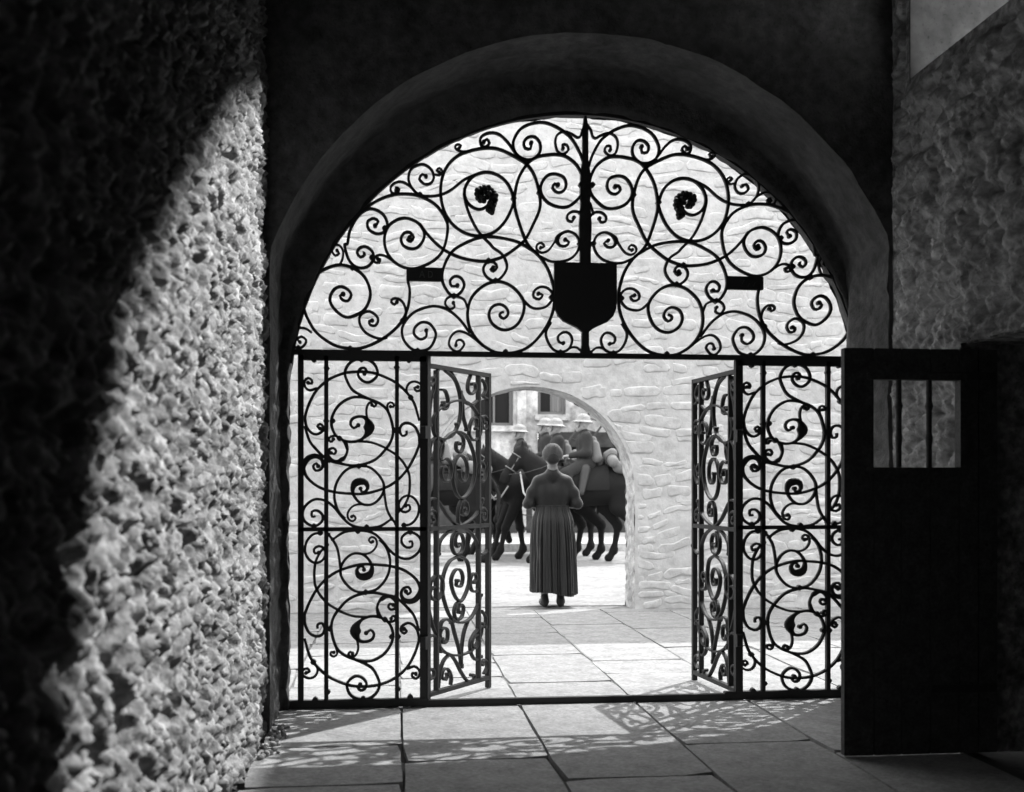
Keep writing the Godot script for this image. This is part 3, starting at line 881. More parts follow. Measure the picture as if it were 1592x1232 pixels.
func build_woman(at: Vector3) -> void:
	var t := thing("person", "woman with short pale hair in a long dark pleated dress, standing with her back turned", "person", at, -0.06)
	var dress := grey(0.023, 0.55, tex_cloth, 3.0, nrm_cloth, 0.6)
	dress.rim_enabled = true
	dress.rim = 0.36
	dress.rim_tint = 0.3
	var skin := grey(0.22, 0.6)
	var hair := grey(0.15, 0.7, tex_hair, 6.0, nrm_cloth, 1.0)
	var leather := grey(0.03, 0.5)
	var head := move(head_bones(), Transform3D(Basis(Vector3.RIGHT, -0.05).scaled(Vector3.ONE * 0.9), Vector3(0, 1.515, -0.01)), 0.88)
	# body
	var core := both([[Vector3(0.06, 1.0, -0.01), Vector3(0.07, 1.2, -0.01), 0.07, 0.07], [Vector3(0.05, 1.29, 0.0), Vector3(0.15, 1.255, 0.0), 0.034, 0.03],
		[Vector3(0.16, 1.25, 0.012), Vector3(0.245, 1.03, 0.042), 0.03, 0.028], [Vector3(0.245, 1.03, 0.042), Vector3(0.13, 1.015, -0.16), 0.026, 0.022],
		[Vector3(0.08, 0.9, 0), Vector3(0.085, 0.5, 0), 0.09, 0.058], [Vector3(0.085, 0.5, 0), Vector3(0.075, 0.36, 0.012), 0.052, 0.055], [Vector3(0.075, 0.36, 0.012), Vector3(0.08, 0.09, 0), 0.052, 0.036]])
	core.append([Vector3(0, 1.28, 0.0), Vector3(0, 1.42, 0.0), 0.05, 0.05])
	var fists := []
	for s in [1.0, -1.0]:
		fists.append([body(hand_bones(Vector3(0.13 * s, 1.02, -0.16), Vector3(-0.9 * s, 0.05, -0.45), Vector3(0, -0.4, 0.6), s, 0.55), 0.005, 0.012)])
	put("body", join([[body(core, 0.014, 0.05)], [body(head, 0.006, 0.03)]] + fists), skin, t)
	# bodice with sleeves to the wrist
	var top := both([[Vector3(0.058, 0.98, 0), Vector3(0.072, 1.14, 0.0), 0.092, 0.1], [Vector3(0.075, 1.14, 0.0), Vector3(0.09, 1.235, 0.012), 0.102, 0.078], [Vector3(0.03, 1.3, 0.012), Vector3(0.14, 1.25, 0.01), 0.054, 0.045],
		[Vector3(0.148, 1.244, 0.01), Vector3(0.21, 1.14, 0.03), 0.05, 0.047], [Vector3(0.21, 1.14, 0.03), Vector3(0.25, 1.025, 0.045), 0.046, 0.042], [Vector3(0.25, 1.025, 0.045), Vector3(0.15, 1.01, -0.13), 0.044, 0.034]])
	top.append([Vector3(0, 1.32, 0.02), Vector3(0, 1.355, 0.015), 0.06, 0.056])
	put("bodice", body(top, 0.012, 0.045), dress, t)
	for s in [1.0, -1.0]:
		put("cuff", tube([Vector3(0.158 * s, 1.016, -0.118), Vector3(0.142 * s, 1.016, -0.143)], [0.037, 0.035], 14).commit(), grey(0.35, 0.8), t)
	# skirt: gathered at the waist, deep soft folds to the hem
	var nz := noise(9, 1.4, 2)
	var skirt := func(i: int, j: int) -> Vector3:
		var a := TAU * i / 240.0
		var s := j / 40.0
		var y := lerpf(1.0, 0.135, s)
		var rx := lerpf(0.158, 0.188, smoothstep(0.0, 0.16, s)) + 0.022 * s
		var rz := lerpf(0.135, 0.175, smoothstep(0.0, 0.2, s)) + 0.045 * s
		var ph := a * 19.0 + nz.get_noise_2d(cos(a) * 2.0, sin(a) * 2.0) * 5.0 + nz.get_noise_2d(a * 3.0, s * 1.2) * 0.9
		var fold := (0.55 + 0.45 * cos(ph)) * (0.010 + 0.024 * smoothstep(0.02, 0.45, s)) + 0.010 * s * cos(a * 5.0 + 1.0)
		return Vector3(cos(a) * (rx + fold) + 0.012 * s, y + 0.012 * s * cos(a * 3.0 + 0.6) - 0.02 * s * cos(a), sin(a) * (rz + fold))
	put("skirt", sheet(240, 40, skirt, Vector3(1, 0, 0)), dress, t)
	put("waistband", lathe(PackedVector2Array([Vector2(0.16, 0.975), Vector2(0.167, 0.982), Vector2(0.167, 1.008), Vector2(0.158, 1.014)]), 40, null, Vector3.ZERO, 0.74).commit(), dress, t)
	# hair drawn up over the back of the head
	var hb := [[Vector3(0, 1.55, 0.02), Vector3(0, 1.545, -0.03), 0.082, 0.076], [Vector3(0, 1.505, 0.04), Vector3(0, 1.46, 0.035), 0.066, 0.052], [Vector3(0.04, 1.525, 0.03), Vector3(-0.04, 1.525, 0.03), 0.064, 0.064],
		[Vector3(0.0, 1.5, 0.075), Vector3(0.0, 1.475, 0.07), 0.044, 0.04], [Vector3(0.062, 1.525, 0.0), Vector3(0.066, 1.49, 0.015), 0.03, 0.026], [Vector3(-0.062, 1.525, 0.0), Vector3(-0.066, 1.49, 0.015), 0.03, 0.026]]
	put("hair", body(hb.slice(0, 3) + hb.slice(4), 0.008, 0.03), hair, t)
	put("hair_bun", body([hb[3], [Vector3(0.028, 1.47, 0.075), Vector3(-0.028, 1.47, 0.075), 0.038, 0.038]], 0.007, 0.03), grey(0.05, 0.7, tex_hair, 6.0, nrm_cloth, 1.0), t)
	var locks := SurfaceTool.new()
	locks.begin(Mesh.PRIMITIVE_TRIANGLES)
	for k in 34:
		var a := TAU * k / 34.0 + rng.randf_range(-0.06, 0.06)
		var pts := []
		var rr := []
		for m in 6:
			var u := m / 5.0
			var el := lerpf(1.5, -0.35 if sin(a) > -0.3 else 0.5, u)
			var rad := 0.087 + rng.randf_range(-0.002, 0.003)
			pts.append(Vector3(cos(a) * cos(el) * rad, 1.54 + sin(el) * rad, 0.005 + sin(a) * cos(el) * (rad + 0.02)))
			rr.append(0.0075 if m > 0 and m < 5 else 0.004)
		tube(pts, rr, 5, locks)
	put("hair_strands", locks.commit(), hair, t)
	for s in [1.0, -1.0]:
		var f := Vector3(0.08 * s, 0, 0)
		put("shoe", body([[f + Vector3(0, 0.045, 0.035), f + Vector3(0.01 * s, 0.035, -0.12), 0.04, 0.034], [f + Vector3(0.01 * s, 0.032, -0.12), f + Vector3(0.012 * s, 0.03, -0.17), 0.034, 0.026], [f + Vector3(0, 0.06, 0.03), f + Vector3(0, 0.095, 0.015), 0.042, 0.04], [f + Vector3(0, 0.02, 0.05), f + Vector3(0, 0.02, 0.055), 0.026, 0.026]], 0.008, 0.02), leather, t)

# ---- horses and riders: both face -x
func horse_bones(lift: bool) -> Array:
	var b := [[Vector3(-0.42, 1.2, 0), Vector3(0.4, 1.2, 0), 0.29, 0.30], [Vector3(-0.6, 1.14, 0), Vector3(-0.42, 1.18, 0), 0.23, 0.28], [Vector3(0.4, 1.24, 0), Vector3(0.68, 1.22, 0), 0.29, 0.24],
		[Vector3(-0.4, 1.42, 0), Vector3(-0.1, 1.36, 0), 0.1, 0.14], [Vector3(-0.62, 1.24, 0), Vector3(-0.86, 1.56, 0), 0.21, 0.145], [Vector3(-0.45, 1.36, 0), Vector3(-0.86, 1.62, 0), 0.13, 0.12], [Vector3(-0.86, 1.58, 0), Vector3(-1.0, 1.72, 0), 0.14, 0.11],
		[Vector3(-1.0, 1.72, 0), Vector3(-1.1, 1.58, 0), 0.105, 0.1], [Vector3(-1.06, 1.62, 0), Vector3(-1.24, 1.36, 0), 0.1, 0.068], [Vector3(-1.02, 1.58, 0), Vector3(-1.1, 1.5, 0), 0.095, 0.08], [Vector3(-1.24, 1.36, 0), Vector3(-1.28, 1.29, 0), 0.068, 0.062], [Vector3(-1.22, 1.28, 0), Vector3(-1.26, 1.26, 0), 0.045, 0.04],
		[Vector3(0.86, 1.3, 0), Vector3(0.98, 1.16, 0), 0.07, 0.06]]
	for s in [1.0, -1.0]:
		b.append([Vector3(-0.97, 1.81, 0.05 * s), Vector3(-0.985, 1.93, 0.065 * s), 0.03, 0.008])
		# shoulder and foreleg
		b.append([Vector3(-0.5, 1.18, 0.13 * s), Vector3(-0.52, 0.95, 0.15 * s), 0.17, 0.11])
		var fw: float = -0.17 if s > 0 else 0.1
		if lift and s < 0:
			b.append([Vector3(-0.52, 0.95, 0.15 * s), Vector3(-0.72, 0.62, 0.14 * s), 0.105, 0.062])
			b.append([Vector3(-0.72, 0.62, 0.14 * s), Vector3(-0.56, 0.36, 0.14 * s), 0.058, 0.045])
			b.append([Vector3(-0.56, 0.36, 0.14 * s), Vector3(-0.52, 0.26, 0.14 * s), 0.05, 0.06])
		else:
			b.append([Vector3(-0.52, 0.95, 0.15 * s), Vector3(-0.54 + fw, 0.52, 0.14 * s), 0.105, 0.064])
			b.append([Vector3(-0.54 + fw, 0.52, 0.14 * s), Vector3(-0.54 + fw * 1.5, 0.16, 0.14 * s), 0.05, 0.04])
			b.append([Vector3(-0.54 + fw * 1.5, 0.16, 0.14 * s), Vector3(-0.6 + fw * 1.5, 0.06, 0.14 * s), 0.052, 0.05])
			b.append([Vector3(-0.6 + fw * 1.5, 0.06, 0.14 * s), Vector3(-0.62 + fw * 1.5, 0.045, 0.14 * s), 0.055, 0.062])
		# quarter and hind leg
		var bw: float = 0.2 if s > 0 else -0.14
		b.append([Vector3(0.58, 1.18, 0.13 * s), Vector3(0.44 + bw * 0.4, 0.88, 0.16 * s), 0.21, 0.14])
		b.append([Vector3(0.44 + bw * 0.4, 0.88, 0.16 * s), Vector3(0.7 + bw * 0.8, 0.56, 0.15 * s), 0.125, 0.072])
		b.append([Vector3(0.7 + bw * 0.8, 0.56, 0.15 * s), Vector3(0.66 + bw, 0.17, 0.15 * s), 0.056, 0.043])
		b.append([Vector3(0.66 + bw, 0.17, 0.15 * s), Vector3(0.59 + bw, 0.06, 0.15 * s), 0.054, 0.05])
		b.append([Vector3(0.59 + bw, 0.06, 0.15 * s), Vector3(0.57 + bw, 0.045, 0.15 * s), 0.055, 0.064])
	var extra := []
	for q in b:
		if q[2] < 0.075 and q[0].y > 0.1 and q[0].y < 0.75 and absf(q[0].z) > 0.1:
			extra.append([q[0], q[0] + Vector3(0, 0.02, 0), q[2] * 1.2, q[2] * 1.1])
	# belly, breast and quarter muscles
	extra.append([Vector3(-0.2, 1.02, 0), Vector3(0.3, 1.06, 0), 0.17, 0.15])
	for s in [1.0, -1.0]:
		extra.append([Vector3(-0.68, 1.12, 0.08 * s), Vector3(-0.56, 0.96, 0.12 * s), 0.1, 0.09])
		extra.append([Vector3(0.66, 1.2, 0.14 * s), Vector3(0.72, 0.92, 0.15 * s), 0.16, 0.1])
		extra.append([Vector3(-1.07, 1.6, 0.05 * s), Vector3(-1.1, 1.55, 0.055 * s), 0.055, 0.05])
	return b + extra

func make_horse(at: Vector3, label: String, lift: bool) -> Node3D:
	var t := thing("horse", label, "horse", at, 0.0, "cavalry horses passing in the street")
	put("body", body(horse_bones(lift), 0.02, 0.042), mat_horse, t)
	var strands := SurfaceTool.new()
	strands.begin(Mesh.PRIMITIVE_TRIANGLES)
	for k in 26:
		var s := k / 25.0
		var p := Vector3(-0.5, 1.45, 0).lerp(Vector3(-0.98, 1.83, 0), s)
		p.y += 0.02 * sin(s * PI)
		var zz := 0.04 * (1 if k % 3 else -1)
		tube([p, p + Vector3(0.02, -0.02, zz * 1.6), p + Vector3(0.05, -0.16 - 0.04 * (k % 4), zz * 3.2)], [0.022, 0.02, 0.006], 5, strands)
	put("mane", strands.commit(), mat_black, t)
	var tail := SurfaceTool.new()
	tail.begin(Mesh.PRIMITIVE_TRIANGLES)
	for k in 9:
		var z := (k - 4) * 0.016
		tube([Vector3(0.94, 1.26, z * 0.5), Vector3(1.03, 1.05, z), Vector3(1.02 - 0.01 * (k % 3), 0.62 + 0.04 * (k % 4), z * 1.4)], [0.03, 0.032, 0.006], 5, tail)
	put("tail", tail.commit(), mat_black, t)
	# saddle, girth, blanket and kit rolled behind it
	var bl := func(i: int, j: int) -> Vector3:
		var a := lerpf(-1.75, 1.75, j / 20.0)
		var x := lerpf(-0.34, 0.36, i / 10.0)
		var r := 0.325 + 0.012 * sin(i * 1.1 + j * 0.7)
		return Vector3(x, 1.19 + cos(a) * (r + 0.055 * cos(a)), sin(a) * r)
	put("blanket", sheet(10, 20, bl, Vector3(0, 1, 0)), grey(0.014, 0.95, tex_cloth, 2.0), t)
	put("saddle", body([[Vector3(-0.2, 1.52, 0), Vector3(0.2, 1.53, 0), 0.09, 0.1], [Vector3(-0.24, 1.56, 0), Vector3(-0.25, 1.6, 0), 0.06, 0.05], [Vector3(0.25, 1.56, 0.1), Vector3(0.25, 1.56, -0.1), 0.06, 0.06], [Vector3(-0.02, 1.46, 0.24), Vector3(-0.1, 1.1, 0.36), 0.09, 0.05], [Vector3(-0.02, 1.46, -0.24), Vector3(-0.1, 1.1, -0.36), 0.09, 0.05]], 0.02, 0.06), mat_leather, t)
	var roll := put("kit_roll", body([[Vector3(0.42, 1.6, -0.3), Vector3(0.42, 1.62, 0), 0.085, 0.1], [Vector3(0.42, 1.62, 0), Vector3(0.42, 1.58, 0.32), 0.1, 0.085], [Vector3(0.52, 1.5, 0.22), Vector3(0.8, 1.46, 0.2), 0.1, 0.11], [Vector3(0.36, 1.68, 0.1), Vector3(0.44, 1.72, 0.12), 0.07, 0.08]], 0.018, 0.03), grey(0.17, 0.95, tex_cloth, 2.5), t)
	var straps := SurfaceTool.new()
	straps.begin(Mesh.PRIMITIVE_TRIANGLES)
	for z in [-0.18, 0.12, 0.26]:
		var ring := []
		for k in 11:
			var a := TAU * k / 10
			ring.append(Vector3(0.42 + cos(a) * 0.108, 1.605 + sin(a) * 0.105, z))
		var rr := []
		rr.resize(11)
		rr.fill(0.009)
		tube(ring, rr, 5, straps)
	put("strap", straps.commit(), mat_leather, roll)
	# bridle: nose band, cheek strap, rope rein
	var br := SurfaceTool.new()
	br.begin(Mesh.PRIMITIVE_TRIANGLES)
	for q in [[Vector3(-1.16, 1.46, 0), 0.1], [Vector3(-1.04, 1.66, 0), 0.125]]:
		var pts := []
		var rr := []
		var axis := Vector3(-0.57, -0.82, 0).normalized()
		var u := Vector3(axis.y, -axis.x, 0)
		for k in 13:
			var a := TAU * k / 12
			pts.append(q[0] + u * cos(a) * q[1] + Vector3(0, 0, sin(a) * q[1] * 0.92))
			rr.append(0.008)
		tube(pts, rr, 5, br)
	tube([Vector3(-1.16, 1.46, 0.095), Vector3(-1.05, 1.64, 0.118)], [0.008, 0.008], 5, br)
	put("bridle", br.commit(), grey(0.15, 0.7), t)
	put("rein", tube([Vector3(-1.2, 1.38, 0.09), Vector3(-0.98, 1.4, 0.19), Vector3(-0.7, 1.48, 0.2), Vector3(-0.42, 1.6, 0.12)], [0.006, 0.006, 0.006, 0.006], 5).commit(), mat_leather, t)
	var rein := SurfaceTool.new()
	rein.begin(Mesh.PRIMITIVE_TRIANGLES)
	tube([Vector3(-1.02, 1.42, 0.1), Vector3(-0.98, 1.1, 0.2), Vector3(-0.9, 0.98, 0.26), Vector3(-0.8, 1.02, 0.3), Vector3(-0.68, 1.2, 0.3)], [0.013, 0.014, 0.016, 0.014, 0.012], 6, rein)
	put("halter_rope", rein.commit(), grey(0.38, 0.8), t)
	return t

func make_rider(at: Vector3, label: String) -> Node3D:
	var t := thing("person", label, "person", at, 0.0, "helmeted riders in the street")
	var skin := grey(0.22, 0.6)
	var turn := Basis(Vector3.UP, PI / 2)      # the head looks along -z; riders look along -x
	var head := move(head_bones(), Transform3D(turn, Vector3(-0.03, 2.15, 0)))
	var core := [[Vector3(0.02, 1.58, 0.07), Vector3(0.0, 1.9, 0.09), 0.11, 0.11], [Vector3(0.02, 1.58, -0.07), Vector3(0.0, 1.9, -0.09), 0.11, 0.11], [Vector3(0, 1.95, -0.15), Vector3(0, 1.95, 0.15), 0.055, 0.055], [Vector3(-0.01, 1.95, 0), Vector3(-0.02, 2.06, 0), 0.06, 0.056]]
	var cloth := [[Vector3(0.02, 1.56, 0.075), Vector3(0.0, 1.88, 0.09), 0.125, 0.125], [Vector3(0.02, 1.56, -0.075), Vector3(0.0, 1.88, -0.09), 0.125, 0.125], [Vector3(0.0, 1.95, -0.16), Vector3(0.0, 1.95, 0.16), 0.07, 0.07], [Vector3(-0.01, 2.0, 0), Vector3(-0.015, 2.04, 0), 0.07, 0.068], [Vector3(0.03, 1.5, 0.09), Vector3(0.03, 1.5, -0.09), 0.14, 0.14]]
	var legs := []
	var boots := []
	var fists := []
	for s in [1.0, -1.0]:
		var el := Vector3(0.0, 1.69, 0.25 * s)
		var wr := Vector3(-0.27, 1.64, 0.1 * s)
		core.append([Vector3(0, 1.95, 0.18 * s), el, 0.05, 0.04])
		core.append([el, wr, 0.04, 0.028])
		cloth.append([Vector3(0, 1.94, 0.19 * s), el, 0.075, 0.062])
		cloth.append([el, wr.lerp(el, 0.12), 0.062, 0.043])
		core.append([Vector3(0, 1.54, 0.1 * s), Vector3(-0.36, 1.36, 0.33 * s), 0.09, 0.065])
		core.append([Vector3(-0.36, 1.36, 0.33 * s), Vector3(-0.2, 0.94, 0.36 * s), 0.06, 0.042])
		legs.append([Vector3(0.02, 1.53, 0.11 * s), Vector3(-0.36, 1.36, 0.34 * s), 0.125, 0.088])
		legs.append([Vector3(-0.36, 1.36, 0.34 * s), Vector3(-0.3, 1.2, 0.36 * s), 0.085, 0.07])
		boots.append([Vector3(-0.32, 1.24, 0.36 * s), Vector3(-0.2, 0.94, 0.37 * s), 0.072, 0.052])
		boots.append([Vector3(-0.18, 0.9, 0.37 * s), Vector3(-0.36, 0.88, 0.38 * s), 0.048, 0.036])
		fists.append([body(hand_bones(wr, Vector3(-1, -0.1, -0.2 * s), Vector3(0, -1, 0), s, 1.1), 0.0065, 0.012)])
	put("body", join([[body(core, 0.018, 0.05)], [body(head, 0.009, 0.03)]] + fists), skin, t)
	put("tunic", body(cloth, 0.016, 0.05), mat_uniform, t)
	put("breeches", body(legs, 0.018, 0.05), mat_uniform, t)
	for k in 2:
		put("boot", body(boots.slice(k * 2, k * 2 + 2), 0.014, 0.03), mat_leather, t)
	# shallow steel helmet with a wide brim, chin strap
	var hp := PackedVector2Array([Vector2(0.0, 0.118), Vector2(0.04, 0.115), Vector2(0.08, 0.098), Vector2(0.105, 0.068), Vector2(0.116, 0.03), Vector2(0.122, 0.012), Vector2(0.15, -0.004), Vector2(0.172, -0.018), Vector2(0.173, -0.023), Vector2(0.12, 0.004), Vector2(0.11, 0.02)])
	var helm := put("helmet", lathe(hp, 28, null, Vector3.ZERO, 0.87).commit(), grey(0.26, 0.55, tex_stone, 2.0), t, Vector3(-0.025, 2.2, 0))
	helm.rotation.z = -0.06
	var st := SurfaceTool.new()
	st.begin(Mesh.PRIMITIVE_TRIANGLES)
	var pts := []
	var rr := []
	for k in 11:
		var a := lerpf(-1.9, 1.9, k / 10.0)
		pts.append(Vector3(-0.06 - 0.02 * cos(a), -0.03 - 0.1 * cos(a), 0.09 * sin(a)))
		rr.append(0.006)
	tube(pts, rr, 5, st)
	put("chin_strap", st.commit(), mat_leather, helm)
	var hv := put("haversack", body([[Vector3(0.14, 1.82, 0.12), Vector3(0.16, 1.62, 0.16), 0.07, 0.09], [Vector3(0.13, 1.9, 0.02), Vector3(0.15, 1.72, 0.0), 0.06, 0.08]], 0.016, 0.03), grey(0.14, 0.95, tex_cloth, 3.0), t)
	hv.set_meta("label", "pale canvas bag on his back")
	return t

const SIDE := 60
var tex_cast: ImageTexture
var tex_lime: ImageTexture
var tex_flag: ImageTexture
var tex_stone: ImageTexture
var tex_wall: ImageTexture
var tex_cloth: ImageTexture
var tex_hair: ImageTexture
var nrm_stone: ImageTexture
var nrm_cloth: ImageTexture
var mat_horse: StandardMaterial3D
var mat_black: StandardMaterial3D
var mat_leather: StandardMaterial3D
var mat_uniform: StandardMaterial3D

func copy_of(o: Node3D, at: Vector3, label: String, turn := 0.0) -> Node3D:
	var c: Node3D = o.duplicate()
	c.name = numbered(self, str(o.name).get_slice("_0", 0))
	c.position = at
	c.rotation.y = turn
	c.set_meta("label", label)
	add_child(c, true)
	return c

# ---------------------------------------------------------------- paving
func pave(t: Node3D, x0: float, x1: float, f0: float, f1: float, lines: Array, gap: float, mats: Array) -> void:
	# lines: cross joints of this column, nearest first
	var cuts := [f0]
	for l in lines:
		if l > f0 + 0.1 and l < f1 - 0.1:
			cuts.append(l)
	cuts.append(f1)
	for i in cuts.size() - 1:
		var a: float = cuts[i] + gap * 0.5
		var b: float = cuts[i + 1] - gap * 0.5
		var o := PackedVector2Array()
		var n := 5
		var corners := [Vector2(x0 + gap / 2, a), Vector2(x1 - gap / 2, a), Vector2(x1 - gap / 2, b), Vector2(x0 + gap / 2, b)]
		for k in 4:
			var p: Vector2 = corners[k]
			var q: Vector2 = corners[(k + 1) % 4]
			for m in n:
				var w := p.lerp(q, (m + (0.12 if m == 0 else 0.0)) / float(n))
				o.append(w + Vector2(rng.randf_range(-1, 1), rng.randf_range(-1, 1)) * gap * 0.28)
		var st := prism(o, -0.045, 0.0, 0.006)
		var s := put("slab", st.commit(), mats[rng.randi() % mats.size()], t, Vector3(0, rng.randf_range(-0.004, 0.002), 0))
		s.rotation.x = -PI / 2

# ---------------------------------------------------------------- the place
func _ready() -> void:
	rng.seed = 1917
	# camera: a view camera on a low stand, level, with its front raised; eye at 1.21 m
	var cam := Camera3D.new()
	cam.name = "camera"
	var ca := CameraAttributesPhysical.new()
	ca.frustum_near = 0.05
	ca.frustum_far = 400.0
	ca.frustum_focal_length = 50.0
	ca.frustum_focus_distance = 7.6
	ca.exposure_aperture = 3.6
	cam.attributes = ca
	cam.projection = Camera3D.PROJECTION_FRUSTUM
	cam.near = 0.05
	cam.far = 400.0
	cam.size = 2.0 * 0.05 * 616.0 / 1700.0
	cam.frustum_offset = Vector2(0, 0.05 * 139.0 / 1700.0)
	cam.position = Vector3(0, 1.21, 0)
	cam.rotation.y = -atan(183.0 / 1700.0)
	add_child(cam)
	cam.current = true
	# sky and sun
	var we := WorldEnvironment.new()
	we.name = "world_environment"
	var env := Environment.new()
	env.background_mode = Environment.BG_SKY
	var sm := ProceduralSkyMaterial.new()
	sm.sky_top_color = Color(0.8, 0.8, 0.8)
	sm.sky_energy_multiplier = 1.75
	sm.sky_horizon_color = Color(0.9, 0.9, 0.9)
	sm.sky_curve = 0.2
	sm.ground_bottom_color = Color(0.35, 0.35, 0.35)
	sm.ground_horizon_color = Color(0.6, 0.6, 0.6)
	sm.sun_angle_max = 1.0
	var sky := Sky.new()
	sky.sky_material = sm
	env.sky = sky
	env.tonemap_mode = Environment.TONE_MAPPER_LINEAR
	env.tonemap_exposure = 1.88
	env.sdfgi_enabled = true
	env.ssao_enabled = true
	env.ssil_enabled = true
	we.environment = env
	add_child(we)
	var sun := DirectionalLight3D.new()
	sun.name = "sun"
	sun.light_color = Color(1, 1, 1)
	sun.light_energy = 0.85
	sun.light_angular_distance = 0.5
	sun.shadow_enabled = true
	add_child(sun)
	sun.look_at_from_position(Vector3.ZERO, Vector3(-0.41, -1.0, 0.412), Vector3.FORWARD)
	# film lamp, out of view in the added loft on the right: it lights the left wall through the high opening
	var lamp_at := Vector3(6.0, 6.75, -5.2)
	var lamp_aim := Vector3(-0.62, 1.5, -3.8)
	var spot := SpotLight3D.new()
	spot.name = "lamp_light"
	spot.light_energy = 128.0
	spot.light_size = 0.09
	spot.spot_range = 40.0
	spot.spot_attenuation = 2.0
	spot.spot_angle = 24.0
	spot.spot_angle_attenuation = 0.6
	spot.shadow_enabled = true
	add_child(spot)
	spot.look_at_from_position(lamp_at + (lamp_aim - lamp_at).normalized() * 0.03, lamp_aim, Vector3.UP)

	# ------------------------------------------------ materials
	tex_stone = grain_tex(3, 0.72, 1.0, 0.03, 0.25)
	tex_wall = grain_tex(21, 0.6, 1.0, 0.02, 0.35)
	tex_cast = grain_tex(27, 0.3, 1.0, 0.03, 0.5)
	tex_lime = grain_tex(28, 0.84, 1.0, 0.03, 0.12)
	tex_flag = grain_tex(29, 0.74, 1.0, 0.06, 0.3)
	tex_cloth = grain_tex(33, 0.8, 1.0, 0.09)
	tex_hair = grain_tex(41, 0.6, 1.0, 0.12)
	nrm_stone = bump_tex(4, 0.035, 4.0, 512, 0.7)
	nrm_cloth = bump_tex(8, 0.1, 2.0, 256)
	iron = grey(0.03, 0.6, null, 3.0, nrm_cloth, 0.35)
	mat_horse = grey(0.014, 0.8, tex_cloth, 2.0)
	mat_horse.metallic_specular = 0.2
	mat_black = grey(0.014, 0.7)
	mat_leather = grey(0.035, 0.5)
	mat_uniform = grey(0.026, 0.95, tex_cloth, 3.0, nrm_cloth, 0.8)
	var m_cast := grey(0.47, 0.95, tex_cast, 1.4, nrm_stone, 0.9)
	var m_rubble := grey(0.62, 0.95, tex_cast, 1.1, nrm_stone, 0.9)
	var m_shade_stone := grey(0.15, 0.95, tex_wall, 1.0, nrm_stone, 0.8)  # arched wall: the passage shade is put into this dark stone colour
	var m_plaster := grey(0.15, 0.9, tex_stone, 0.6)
	var m_lime := [grey(0.74, 0.95, tex_lime, 0.55, nrm_stone, 0.25), grey(0.76, 0.95, tex_lime, 0.5, nrm_stone, 0.25), grey(0.72, 0.95, tex_lime, 0.6, nrm_stone, 0.25)]
	var m_flag := [grey(0.38, 0.85, tex_flag, 0.9, nrm_stone, 0.5), grey(0.40, 0.85, tex_flag, 0.8, nrm_stone, 0.5), grey(0.36, 0.85, tex_flag, 1.0, nrm_stone, 0.5)]
	var m_inner := grey(0.5, 0.95)
	var m_wood := grey(0.085, 0.6, tex_hair, 0.8)

	# ------------------------------------------------ ground
	var earth := struct(box("ground", Vector3(0, -0.32, -20), Vector3(300, 0.5, 300), grey(0.16, 1.0, tex_wall, 0.3), self, 0.01))
	earth.set_meta("label", "bare ground under the paving")
	var street := struct(box("street", Vector3(0, -0.03, -15.35), Vector3(90, 0.05, 8.9), grey(0.28, 0.95, tex_flag, 0.3, nrm_stone, 0.5), self, 0.01))
	street.set_meta("label", "pale dusty street beyond the courtyard arch")
	var pav := Node3D.new()
	pav.name = "paving"
	add_child(pav)
	struct(pav)
	struct(slab("bedding", -0.7, 2.7, -0.09, -0.034, -1.5, 6.05, grey(0.09, 1.0), pav))
	struct(slab("courtyard_bedding", -6.0, 9.0, -0.09, -0.012, 6.05, 10.92, grey(0.33, 1.0, tex_wall, 1.0), pav))
	# passage: six columns of flags, joints as the photograph shows them near the gate
	var xs := [-0.62, 0.038, 0.69, 1.34, 1.98, 2.57]
	var cross := [[2.6, 3.4, 4.46, 5.12], [2.4, 3.6, 4.82], [3.2, 4.45], [2.9, 4.05, 5.0], [2.2, 3.5, 4.8]]
	for c in 5:
		pave(pav, xs[c], xs[c + 1], 0.4, 6.08, cross[c], 0.013, m_flag)
	for c in 22:
		var x := -5.86 + c * 0.655
		var f := 6.08
		var lines := []
		while f < 10.4:
			f += rng.randf_range(0.5, 1.25)
			lines.append(f)
		pave(pav, x, x + 0.655, 6.08, 10.56, lines, 0.012, m_flag)

	# ------------------------------------------------ arched wall of the passage
	var gw := thing("arched_wall", "rough stone wall, shade put into its dark colour, with the wide round arch that holds the ironwork", "wall")
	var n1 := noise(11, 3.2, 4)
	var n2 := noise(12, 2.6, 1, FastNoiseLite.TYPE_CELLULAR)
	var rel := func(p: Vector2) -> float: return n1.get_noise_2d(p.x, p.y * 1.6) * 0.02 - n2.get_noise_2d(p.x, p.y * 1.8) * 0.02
	arched_wall(gw, arch_path(Vector2(1.0, 1.79), 1.70, -0.605, 2.55, 72), arch_path(Vector2(1.04, 1.667), 1.605, -0.565, 2.645, 72), FACE, 6.06, 6.12, -6.0, 8.0, 6.4, rel, m_shade_stone, m_shade_stone, m_shade_stone, 44, 1.6, true)

	# ------------------------------------------------ left wall: thick thrown plaster
	var lw := thing("roughcast_wall", "left wall of thick lumpy roughcast, half of it in bright light", "wall")
	var c1 := noise(31, 6.5, 1, FastNoiseLite.TYPE_CELLULAR)
	var c2 := noise(32, 21.0, 1, FastNoiseLite.TYPE_CELLULAR)
	var c5 := noise(35, 50.0, 1, FastNoiseLite.TYPE_CELLULAR)
	var c3 := noise(33, 1.8, 3)
	var c4 := noise(34, 34.0, 3)
	var c6 := noise(36, 9.0, 2)
